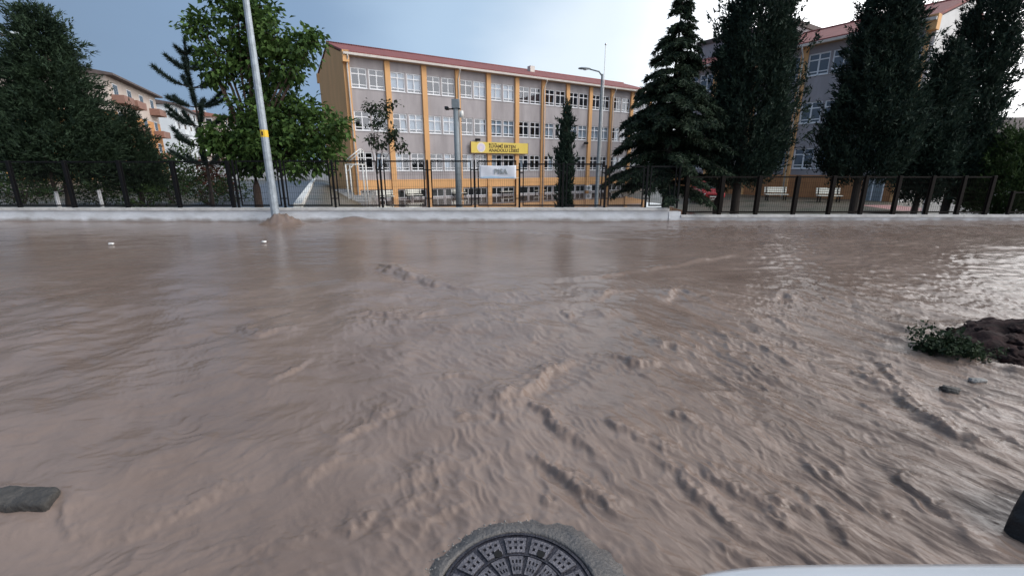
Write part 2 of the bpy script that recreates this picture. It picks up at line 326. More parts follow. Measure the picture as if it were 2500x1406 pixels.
# ------------------------------------------------------------------ flood water on the street
def water():
    rows = [14.32]; 
    while rows[-1] > .3: rows.append(rows[-1] - .0036 * (rows[-1] + .4) ** 1.33)
    rows += list(np.linspace(.25, -7, 26))
    Y = np.array(rows); nc = 880
    t = np.linspace(-1, 1, nc); tt = t + 1.3 * np.sign(t) * np.abs(t) ** 13
    W = 1.8 + 1.12 * np.maximum(Y, .3)
    X = W[:, None] * tt[None, :]; Yg = np.repeat(Y[:, None], nc, 1)
    # flow directions: the current comes from the far side, spreads left and right of the picture's middle
    ang_c = np.arctan2(X - .2, 14 - 0 * Yg)
    wr = sstep(.0, 1.6, X - .25 * (Yg - 2)); wl = sstep(-.2, -2.2, X + .1 * (Yg - 2))
    near = sstep(8.5, 4.5, Yg)
    z = np.zeros_like(X)
    def aniso(theta, ls, ln, seed, o=3, rid=False):
        c, s_ = math.cos(theta), math.sin(theta)
        wx = X + .25 * gn(X * .7 + seed, Yg * .7); wy = Yg + .25 * gn(X * .7, Yg * .7 - seed)
        a = (wx * c + wy * s_) / ls + seed; b = (-wx * s_ + wy * c) / ln - seed * .7
        n = fbm(a, b, o, .55)
        return (1 - 2 * np.abs(n)) if rid else n
    # long swell, everywhere
    z += .030 * fbm(X * .35, Yg * .5, 3) * (.4 + .6 * near)
    wx2 = X + .22 * gn(X * .8 + 3, Yg * .8) + .05 * fbm(X * 4, Yg * 4, 2); wy2 = Yg + .22 * gn(X * .8, Yg * .8 - 7) + .05 * fbm(X * 4 + 9, Yg * 4 - 3, 2)
    def crest(theta, ls, ln, seed, o=2, sharp=2.0):
        c, s_ = math.cos(theta), math.sin(theta)
        n = fbm((wx2 * c + wy2 * s_) / ls + seed, (-wx2 * s_ + wy2 * c) / ln - seed * .7, o, .5)
        return np.clip(1 - 1.5 * np.abs(n), 0, 1) ** sharp - .35
    p1 = .25 + .75 * sstep(-.35, .45, gn(X * .9 + 11, Yg * .9)); p2 = .2 + .8 * sstep(-.3, .4, gn(X * 1.7 - 5, Yg * 1.7 + 2))
    rgt = wr * near; cen = sstep(-2.2, -.2, X + .3 * (Yg - 3)) * (1 - wr) * near; lft = near * (1 - wr) - cen
    z += rgt * (.030 * aniso(R(-62), 1.4, .36, 3.1) + .020 * p1 * crest(R(-60), .62, .15, 8.2) + .0125 * p2 * crest(R(-57), .34, .070, 5.5) + .0065 * crest(R(-64), .19, .036, 7.5, 1))
    z += cen * (.024 * fbm(X * 1.3 + 4, Yg * 1.6, 3, .5) + .017 * p1 * crest(R(-48), .55, .17, 2.4) + .009 * p2 * crest(R(-45), .32, .085, 6.4) + .0045 * crest(R(-55), .18, .045, 1.5, 1))
    z += lft * (.026 * fbm(X * 1.1 + 4, Yg * 1.4, 3, .5) + .008 * p1 * crest(R(-140), .45, .17, 2.9) + .0045 * p2 * crest(R(-146), .24, .075, 6.9) + .0022 * crest(R(-150), .13, .04, 3.5, 1))
    # far field: small wind-driven ripples, long in X
    far = 1 - near
    z += far * (.011 * aniso(R(4), .9, .22, 2.2) + .012 * fbm(X * .6 + 7, Yg * 1.1, 3)) * (.35 + .65 * sstep(.5, 5, X))
    z += sstep(2, 6, X) * sstep(3, 6, Yg) * (.014 * aniso(R(-10), .45, .11, 6.1) + .009 * aniso(R(-2), .20, .06, 9.9))
    # the calm tongue bounded by a V of ripples
    A, B, C = atZ(905, 640, 0), atZ(1290, 690, 0), atZ(1860, 603, 0)
    calm = sstep(.0, .6, (Yg - (A.y + (B.y - A.y) * (X - A.x) / (B.x - A.x)))) * sstep(.0, .6, Yg - (B.y + (C.y - B.y) * (X - B.x) / (C.x - B.x))) * sstep(A.x - .6, A.x + 1.5, X) * sstep(C.x + .2, C.x - 2.5, X) * sstep(11.5, 9.5, Yg)
    z *= (1 - .8 * calm)
    foam = np.zeros_like(X)
    def crest_l(a, b, wd, sd): return 1 - 2.2 * np.abs(fbm(a / (wd * 1.6) + sd, b / (wd * .7), 3, .55))
    def ridge(px, h, wd, steep=.45, rough=.35, fo=.6, seed=0, trail=0.0):
        P = [atZ(a, b, 0) for a, b in px]; pad = wd * 4.5
        r0 = np.searchsorted(-Y, -(max(p.y for p in P) + pad)); r1 = np.searchsorted(-Y, -(min(p.y for p in P) - pad))
        if r1 - r0 < 2: return
        xs_ = X[r1 - 1 if r1 < len(Y) else -1]; xf = X[r0]
        xmin, xmax = min(p.x for p in P) - pad, max(p.x for p in P) + pad
        cmask = np.where((X[r0:r1].max(0) > xmin) & (X[r0:r1].min(0) < xmax))[0]
        if len(cmask) < 2: return
        sl = (slice(r0, r1), slice(cmask[0], cmask[-1] + 1)); X_, Y_ = X[sl], Yg[sl]
        best = np.full(X_.shape, 1e9); sg = np.zeros_like(X_); tt_ = np.zeros_like(X_); L = 0; tot = sum((P[i + 1] - P[i]).length for i in range(len(P) - 1))
        wob = wd * .75 * fbm(X_ / (wd * 4) + seed, Y_ / (wd * 4), 4, .6)
        for i in range(len(P) - 1):
            ax, ay, bx, by = P[i].x, P[i].y, P[i + 1].x, P[i + 1].y; dx, dy = bx - ax, by - ay; l2 = dx * dx + dy * dy
            u = np.clip(((X_ - ax) * dx + (Y_ - ay) * dy) / l2, 0, 1)
            ex, ey = X_ - ax - u * dx, Y_ - ay - u * dy; d = np.hypot(ex, ey)
            s_ = np.sign(dx * ey - dy * ex); m = d < best
            best = np.where(m, d, best); sg = np.where(m, s_, sg); tt_ = np.where(m, (L + u * math.sqrt(l2)) / tot, tt_); L += math.sqrt(l2)
        d = best * sg + wob
        h, wd = h * .82, wd * 1.05
        prof = np.where(d > 0, np.exp(-np.abs(d / (wd * 1.5)) ** 1.4), np.exp(-(d / (wd * steep * .9)) ** 2))
        dip = -.30 * np.exp(-((d + wd * .95) / (wd * .6)) ** 2)
        env = sstep(0, .3, tt_) * sstep(1, .6, tt_) * (.8 + .35 * gn(tt_ * tot / (wd * 4) + seed, tt_ * 3 + 1.3))
        tex = crest_l(X_, Y_, wd, seed)
        z[sl] += h * env * (prof * (1 + .55 * rough * tex) + dip)
        foam[sl] = np.maximum(foam[sl], fo * env * prof * np.clip(1 + tex, 0, 1.5) * .6)
    # big standing wave in the middle and the wakes that leave it
    ridge([(1165, 1012), (1225, 985), (1300, 935), (1370, 895), (1440, 868)], .075, .13, .5, .55, .9, 1)
    ridge([(1290, 960), (1320, 1010), (1370, 1050), (1450, 1098), (1500, 1140)], .045, .06, .5, .5, .5, 2)
    ridge([(1465, 1020), (1520, 1058), (1590, 1090), (1640, 1130)], .034, .055, .5, .5, .4, 3)
    ridge([(1285, 1090), (1340, 1140), (1430, 1195), (1500, 1235), (1560, 1288)], .045, .05, .45, .6, .6, 4)
    ridge([(1590, 1100), (1660, 1170), (1730, 1220), (1800, 1290), (1880, 1340)], .030, .05, .5, .5, .4, 5)
    ridge([(1690, 1130), (1790, 1190), (1880, 1240), (1960, 1320)], .030, .055, .5, .5, .4, 6)
    ridge([(2000, 870), (2080, 905), (2170, 955), (2230, 1000), (2330, 1055), (2490, 1160)], .055, .085, .5, .5, .6, 7)
    ridge([(2120, 850), (2180, 920), (2240, 980), (2300, 1040)], .035, .07, .5, .6, .7, 8)
    ridge([(2130, 1120), (2250, 1220), (2330, 1290), (2420, 1370)], .035, .06, .5, .4, .3, 9)
    ridge([(1900, 1150), (2000, 1230), (2080, 1320), (2140, 1390)], .03, .06, .5, .4, .3, 10)
    # jump line on the far side of the street, edges of the V
    ridge([(890, 650), (930, 650), (980, 672), (1060, 690), (1130, 700), (1215, 722)], .06, .16, .5, .4, .6, 11)
    ridge([(900, 640), (960, 655), (1010, 680), (1090, 700)], .035, .10, .5, .4, .4, 12)
    ridge([(1150, 690), (1290, 690), (1450, 678), (1600, 655), (1740, 630), (1870, 602)], .028, .13, .6, .5, .3, 13)
    ridge([(1430, 738), (1480, 712), (1560, 705)], .05, .12, .5, .5, .5, 14)
    ridge([(1600, 740), (1650, 708), (1720, 722), (1760, 745)], .045, .12, .5, .5, .5, 15)
    ridge([(1880, 735), (1910, 722), (1950, 740)], .05, .10, .5, .5, .4, 16)
    ridge([(540, 800), (590, 805), (640, 818), (760, 800)], .035, .09, .5, .5, .3, 17)
    ridge([(820, 775), (900, 765), (1020, 775), (1120, 748)], .035, .10, .5, .7, .4, 18)
    ridge([(1500, 880), (1560, 892), (1640, 885)], .045, .08, .5, .6, .3, 19)
    ridge([(1580, 850), (1640, 845), (1680, 870)], .04, .09, .5, .5, .3, 20)
    ridge([(1000, 560), (1180, 566), (1300, 566), (1460, 582), (1560, 584), (1700, 588)], .03, .2, .6, .4, .3, 21)
    ridge([(1100, 552), (1260, 566), (1400, 576)], .025, .16, .6, .4, .3, 22)
    # wakes of the near left: stone and lower left chop
    ridge([(140, 1205), (170, 1225), (150, 1260), (230, 1330)], .014, .05, .6, .5, .4, 23)
    ridge([(160, 1370), (240, 1310), (420, 1240), (560, 1190), (700, 1140)], .014, .07, .6, .8, .6, 24)
    ridge([(860, 1210), (1000, 1170), (1110, 1120), (1130, 1085)], .014, .06, .6, .6, .3, 25)
    ridge([(1000, 1330), (1060, 1270), (1130, 1235), (1170, 1215)], .022, .035, .5, .5, .5, 26)
    ridge([(480, 1390), (600, 1330), (760, 1300), (900, 1290)], .012, .06, .6, .7, .3, 27)
    ridge([(650, 1200), (760, 1150), (860, 1125), (980, 1105)], .012, .07, .6, .7, .3, 28)
    rr = np.random.default_rng(5)
    for k in range(46):                                   # further chop of the same kind in the rough part
        cx = rr.uniform(620, 2450); cy = rr.uniform(730, 1330)
        if cx < 1000: cy = rr.uniform(900, 1390); sl = -.55
        else: sl = np.interp(cx, [1000, 1400, 2400], [-.1, .45, .62])
        l = rr.uniform(35, 110) * (.5 + cy / 1100); cy2 = cy + sl * l
        ridge([(cx, cy), (cx + l * .5, cy + sl * l * .5 + rr.uniform(-8, 8)), (cx + l, cy2)], rr.uniform(.012, .028), rr.uniform(.035, .08), .5, .6, .3, 30 + k)
    # heap of water piled up around the lamp post, hump against the wall
    px, py = POST.x, POST.y
    dx, dy = X - px, Yg - py
    hp = np.exp(-((dx - .12) / .42) ** 2 - ((dy + .05) / .34) ** 2); z += .30 * hp * (1 + .35 * fbm(dx * 5, dy * 9, 3)); foam = np.maximum(foam, 1.1 * hp)
    hp = np.exp(-((dx - .55) / .35) ** 2 - ((dy + .12) / .22) ** 2); z += .10 * hp * (1 + .6 * fbm(dx * 6 + 3, dy * 9, 3)); foam = np.maximum(foam, .8 * hp)
    H = atY(862, 536, 14.1); hp = np.exp(-((X - H.x) / .62) ** 2 - ((Yg - 14.1) / .45) ** 2); z += .17 * hp * (1 + .2 * fbm(X * 2, Yg * 3, 2))
    z += sstep(13.0, 14.3, Yg) * .03 * gn(X * 1.1, X * .3)
    # manhole stands just clear of the flow
    d = np.hypot(X - MH.x, Yg - MH.y); wobm = .045 * fbm(X * 5, Yg * 5, 3) + .03 * np.sign(X - MH.x) * sstep(.1, .45, np.abs(X - MH.x))
    inn = sstep(.62, .42, d); z = z * (1 - .8 * inn) + inn * (.006 + .016 * fbm(X * 7, Yg * 7, 3) - .02 * sstep(.0, .3, X - MH.x) * sstep(-.3, .1, Yg - MH.y))
    z += np.clip(foam, 0, 1) * near * .006 * (1 - 2 * np.abs(fbm(X * 9, Yg * 13, 3)))
    # water piling up round the stone and the soil heap
    for (ex_, ey_, ax_, ay_, hh_) in ((-2.92, 1.91, .62, .10, .008), (5.75, 3.85, 1.75, .72, .03)):
        e_ = np.sqrt(((X - ex_) / ax_) ** 2 + ((Yg - ey_) / ay_) ** 2); z += hh_ * np.exp(-((e_ - 1.12) / .16) ** 2) * (1 + .8 * fbm(X * 5, Yg * 5, 3))
    # back under the photographer and round the heap: calmer
    z *= np.where(Yg < 0, .5, 1)
    c = foam.clip(0, 1)
    v = np.stack([X, Yg, z], -1).reshape(-1, 3); nr = len(Y)
    ix = np.arange(nr * nc).reshape(nr, nc); q = np.stack([ix[:-1, :-1], ix[1:, :-1], ix[1:, 1:], ix[:-1, 1:]], -1).reshape(-1, 4)
    me = np_mesh('flood_water', v, q, True)
    at = me.attributes.new('foam', 'FLOAT', 'POINT'); at.data.foreach_set('value', c.ravel().astype(np.float32))
    sw = (wr * near); at = me.attributes.new('streak', 'FLOAT', 'POINT'); at.data.foreach_set('value', sw.ravel().astype(np.float32))
    return me
POST = Vector((-7.32, 13.84, 0)); MH = Vector((.025, 1.36, 0))
def water_mat():
    m = bpy.data.materials.new('muddy_flood_water'); m.use_nodes = True; t = m.node_tree; b = t.nodes['Principled BSDF']; L = t.links.new
    def nd(k): return t.nodes.new(k)
    c = nd('ShaderNodeTexCoord'); n1 = nd('ShaderNodeTexNoise'); n1.inputs['Scale'].default_value = .55; n1.inputs['Detail'].default_value = 7; n1.inputs['Roughness'].default_value = .6; n1.inputs['Distortion'].default_value = .6
    L(c.outputs['Object'], n1.inputs['Vector'])
    r = nd('ShaderNodeValToRGB'); L(n1.outputs[0], r.inputs[0]); r.color_ramp.elements[0].position = .32; r.color_ramp.elements[0].color = (.165, .119, .098, 1); r.color_ramp.elements[1].position = .68; r.color_ramp.elements[1].color = (.232, .174, .147, 1)
    f = nd('ShaderNodeAttribute'); f.attribute_name = 'foam'
    mx = nd('ShaderNodeMix'); mx.data_type = 'RGBA'; L(r.outputs[0], mx.inputs[6]); mx.inputs[7].default_value = (.30, .222, .175, 1)
    mm = nd('ShaderNodeMath'); mm.operation = 'MULTIPLY'; mm.inputs[1].default_value = .12; L(f.outputs['Fac'], mm.inputs[0]); L(mm.outputs[0], mx.inputs[0])
    # silt streaks drawn out along the current
    mr_ = nd('ShaderNodeMapping'); mr_.inputs['Rotation'].default_value = (0, 0, R(58)); ms_ = nd('ShaderNodeMapping'); ms_.inputs['Scale'].default_value = (.16, 1, 1); L(c.outputs['Object'], mr_.inputs[0]); L(mr_.outputs[0], ms_.inputs[0])
    ns_ = nd('ShaderNodeTexNoise'); ns_.inputs['Scale'].default_value = 5; ns_.inputs['Detail'].default_value = 8; ns_.inputs['Roughness'].default_value = .68; ns_.inputs['Distortion'].default_value = .9; L(ms_.outputs[0], ns_.inputs['Vector'])
    rs_ = nd('ShaderNodeValToRGB'); rs_.color_ramp.elements[0].position = .33; rs_.color_ramp.elements[0].color = (.74, .72, .70, 1); rs_.color_ramp.elements[1].position = .68; rs_.color_ramp.elements[1].color = (1.16, 1.15, 1.13, 1); L(ns_.outputs[0], rs_.inputs[0])
    mu_ = nd('ShaderNodeMix'); mu_.data_type = 'RGBA'; mu_.blend_type = 'MULTIPLY'; sa_ = nd('ShaderNodeAttribute'); sa_.attribute_name = 'streak'; L(sa_.outputs['Fac'], mu_.inputs[0]); L(mx.outputs[2], mu_.inputs[6]); L(rs_.outputs[0], mu_.inputs[7]); L(mu_.outputs[2], b.inputs['Base Color'])
    b.inputs['Roughness'].default_value = .2; b.inputs['IOR'].default_value = 1.35
    # fine ripples
    def bumpn(rot, sx, sy, sc, stren, dist, prev=None, fac=None, inv=False):
        mp = nd('ShaderNodeMapping'); mp.inputs['Rotation'].default_value = (0, 0, R(rot)); mp.inputs['Scale'].default_value = (sx, sy, 1)
        # order of mapping: scale then rotate, so rotate first with a separate node
        mr = nd('ShaderNodeMapping'); mr.inputs['Rotation'].default_value = (0, 0, R(rot)); mp.inputs['Rotation'].default_value = (0, 0, 0)
        L(c.outputs['Object'], mr.inputs[0]); L(mr.outputs[0], mp.inputs[0])
        n = nd('ShaderNodeTexNoise'); n.inputs['Scale'].default_value = sc; n.inputs['Detail'].default_value = 4; n.inputs['Distortion'].default_value = .5; L(mp.outputs[0], n.inputs['Vector'])
        bp = nd('ShaderNodeBump'); bp.inputs['Distance'].default_value = dist; bp.inputs['Strength'].default_value = stren
        L(n.outputs[0], bp.inputs['Height'])
        if fac is not None:
            k = nd('ShaderNodeMath'); k.operation = 'MULTIPLY'; k.inputs[1].default_value = stren
            if inv:
                iv = nd('ShaderNodeMath'); iv.operation = 'SUBTRACT'; iv.inputs[0].default_value = 1; L(fac, iv.inputs[1]); L(iv.outputs[0], k.inputs[0])
            else: L(fac, k.inputs[0])
            L(k.outputs[0], bp.inputs['Strength'])
        if prev is not None: L(prev, bp.inputs['Normal'])
        return bp.outputs[0]
    s_ = nd('ShaderNodeAttribute'); s_.attribute_name = 'streak'
    o1 = bumpn(60, .22, 1, 22, .55, .02, None, s_.outputs['Fac'])
    o2 = bumpn(0, .45, 1, 9, .35, .02, o1, s_.outputs['Fac'], True)
    o3 = bumpn(20, .8, 1, 34, .22, .008, o2)
    L(o3, b.inputs['Normal'])
    return m
M['water'] = water_mat()
struct('flood_water', water(), 'water')
#SECTION_WALL
# ------------------------------------------------------------------ low wall along the pavement
XS = atY(1662, 520, WALL_Y).x
def low_wall(label, x0, x1, top, seg):
    r = thing('low_wall', label, 'wall', ((x0 + x1) / 2, WALL_Y + .15, -.5), 0, 'low white wall under the fence'); cx = (x0 + x1) / 2
    MB().box(x0 - cx, x1 - cx, -.15, .12, -1.3, top - .07 + .5).build('wall_body', 'wall_white', r)
    n = max(1, round((x1 - x0) / seg)); st = (x1 - x0) / n
    me = MB().box(-st / 2 + .003, st / 2 - .003, -.195, .16, 0, .07).mesh('coping_slab')
    for k in range(n):
        o = link('coping_slab', me, 'coping', r); o.location = (x0 - cx + st * (k + .5), random.uniform(-.006, .006), top - .07 + .5 + random.uniform(0, .006)); o.rotation_euler = (random.uniform(-.01, .01), random.uniform(-.003, .003), 0)
    return r
low_wall('taller left stretch of the low white wall, behind the lamp post', -24, XS - .38, .42, 2.0)
r = thing('wall_end_block', 'bare end block where the low white wall steps down', 'wall', (XS - .19, WALL_Y + .13, -.5))
MB().box(-.185, .185, -.145, .12, -1.3, .81).build('block', 'wall_white', r)
low_wall('lower right stretch of the low white wall, under the cypresses', XS + .003, 27, .20, 1.8)

# ------------------------------------------------------------------ fence
def fence(label, pxs, ztop, zbot, postw, m, dbl, zfun=None):
    Y = WALL_Y + .17
    xs = [atY(p, 505, Y).x if not isinstance(p, str) else float(p) for p in pxs]
    cx = (xs[0] + xs[-1]) / 2
    r = thing('metal_fence', label, 'fence', (cx, Y, zbot))
    def zt(i): return zfun(i) if zfun else ztop
    for i, x in enumerate(xs):
        h = max(zt(i), zt(min(i, len(xs) - 2))) - zbot + .02
        o = MB().box(-postw / 2, postw / 2, -postw / 2, postw / 2, 0, h).build('post', m, r); o.location = (x - cx, 0, 0); bevel(o, .008)
    for i in range(len(xs) - 1):
        a = xs[i] - cx + postw / 2 + (.07 if dbl else .01); b = xs[i + 1] - cx - postw / 2 - (.07 if dbl else .01); top = zt(i) - zbot; bw = .035 if dbl else .026
        mb = MB(); mb.box(a, b, -bw / 2, bw / 2, top - .045, top); mb.box(a, b, -bw / 2, bw / 2, .07, .07 + .045)
        for xx in (a, b - bw): mb.box(xx, xx + bw, -bw / 2 + .002, bw / 2 - .002, .115, top - .045)
        if dbl:
            for zz in (.3, top - .3):
                mb.box(a - .07, a, -.01, .01, zz, zz + .03); mb.box(b, b + .07, -.01, .01, zz, zz + .03)
        else:
            for zz in (top - .035, .08): mb.box(a - .012, a, -.01, .01, zz, zz + .025); mb.box(b, b + .012, -.01, .01, zz, zz + .025)
        fr = mb.build('panel_frame', m, r)
        wm = MB(); n = int((b - a - .07) / .065)
        for k in range(1, n): xx = a + bw + (b - a - 2 * bw) * k / n; wm.box(xx - .002, xx + .002, -.002, .002, .115, top - .045)
        for k in range(1, 7): zz = .115 + (top - .16) * k / 7; wm.box(a + bw, b - bw, .002, .006, zz - .002, zz + .002)
        wo = wm.build('wire_mesh', m, fr); wo['kind'] = 'stuff'
    return r
lx = [-210, -80, 50, 183, 313, 440, 572, 697]
fence('black steel fence left of the lamp post, in front of the pines', lx[:7], 1.86, .40, .10, 'black_metal', False)
fence('black mesh fence in front of the yellow-grey school, twin framed panels', [572 + 12, 697, 820, 935, 1048, 1160, 1268, 1373, 1475, 1575, 1652], 1.88, .40, .06, 'black_metal', True, lambda i: 1.88 if i < 6 else 1.79 if i < 8 else 1.72)
fence('dark fence with thick posts on the lower right wall', [1672, 1757, 1846, 1938, 2024, 2102, 2182, 2262, 2338, 2408], 1.40, .19, .105, 'brown_metal', False)
fence('lowest short stretch of dark fence at the right edge', [2464, 2540, 2620], .92, .19, .08, 'brown_metal', False)

# ------------------------------------------------------------------ lamp post in the flood
def lamp_post(label, loc, h, r0, r1, arm=1.6, armdir=(0, -1), sticker=True, m='galv', headm='galv'):
    t = thing('street_lamp', label, 'street lamp', loc)
    MB().tube([(0, 0, -.6), (0, 0, h * .5), (0, 0, h)], [r0, (r0 + r1) / 2, r1], 10).build('pole', m, t, False)
    d = Vector((armdir[0], armdir[1], 0)).normalized()
    a = MB().tube([(0, 0, h - .1), d * .2 + Vector((0, 0, h + .12)), d * arm + Vector((0, 0, h + .22))], [r1 * .8, r1 * .7, r1 * .55], 8).build('arm', m, t, True)
    # lamp head: flattened tapered shell
    v = []; f = []; nseg = 12; st = [(0, .05, .04), (.1, .10, .06), (.3, .15, .08), (.55, .15, .075), (.68, .09, .05), (.72, .02, .02)]
    u = Vector((-d.y, d.x, 0))
    for s_, wd, hh in st:
        for j in range(nseg):
            an = 2 * math.pi * j / nseg; zz = math.sin(an) * hh; zz = zz if zz > 0 else zz * .5
            p = d * (arm - .05 + s_) + u * (math.cos(an) * wd) + Vector((0, 0, h + .23 + zz)); v.append(tuple(p))
    for i in range(len(st) - 1):
        for j in range(nseg): f.append((i * nseg + j, i * nseg + (j + 1) % nseg, (i + 1) * nseg + (j + 1) % nseg, (i + 1) * nseg + j))
    hd = link('lamp_head', np_mesh('lamp_head', v, f, True), headm, t)
    g = d * (arm + .27); gb = MB(); gb.tube([(g.x, g.y, h + .215), (g.x, g.y, h + .165)], [.13, .09], 12).build('lamp_glass', 'lamp_glass', hd, True)
    return t
lp = lamp_post('tall galvanised street lamp post standing in the flood by the wall', (POST.x, POST.y, 0), 8.6, .125, .065)
zs = atY(648, 326, POST.y - .1).z
s1 = MB(); s1.tube([(0, 0, zs - .10), (0, 0, zs + .10)], [.1085, .1072], 10).build('warning_sticker', 'yellow', lp)
MB().box(-.025, .02, -.1135, -.1045, zs - .06, zs + .05).build('sticker_print', 'ink', lp)

lamp_post('street lamp behind the left pine, only its pale head in view', tuple(atY(-70, 520, 16.5).xy) + (.1,), atY(0, 86, 16.5).z - .35, .09, .05, atY(28, 86, 16.5).x - atY(-70, 520, 16.5).x - .2, (1, -.05), headm='lamp_glass')
py_ = 27.0
b0 = atY(1456, 480, py_); lamp_post('slim grey lamp post in the school yard, head pointing left', (b0.x, py_, -1.2), atY(1462, 172, py_).z + 1.2 - .2, .11, .06, .75, (-1, -.2), m='grey_steel', headm='grey_steel')
fp = atY(1461, 470, 44); t = thing('flagpole', 'thin white flagpole rising above the school roof behind the yard lamp', 'flagpole', (fp.x, 44, -1.2))
ht = atY(1465, 112, 44).z + 1.2
MB().tube([(0, 0, 0), (0, 0, ht)], [.06, .035], 8).build('pole', 'white_paint', t, True)
MB().tube([(0, 0, ht), (0, 0, ht + .1), (0, 0, ht + .2)], [.03, .11, .03], 8).build('finial', 'chrome', t, True)

# camera mast
cy = 20.0; c0 = atY(1120, 500, cy); t = thing('camera_mast', 'grey steel camera mast with box, camera and siren at its top', 'mast', (c0.x, cy, -1.25))
ht = atY(1110, 243, cy).z + 1.25
MB().tube([(0, 0, 0), (0, 0, ht - .35)], [.13, .11], 10).build('pole', 'grey_steel', t, True)
bevel(MB().box(-.16, .16, -.13, .13, ht - .36, ht).build('junction_box', 'grey_steel', t), .015)
MB().bar((-.35, 0, ht - .38), (.2, 0, ht - .38), .05).build('cross_arm', 'black_metal', t)
cb = bevel(MB().box(-.44, -.30, -.25, .12, ht - .42, ht - .30).build('camera_housing', 'black_metal', t), .02)
MB().tube([(-.37, -.25, ht - .36), (-.37, -.28, ht - .36)], .04, 10).build('lens', 'car_glass', cb)
MB().tube([(.24, -.02, ht - .45), (.24, -.02, ht - .72)], [.07, .10], 10).build('siren', 'white_paint', t, True)
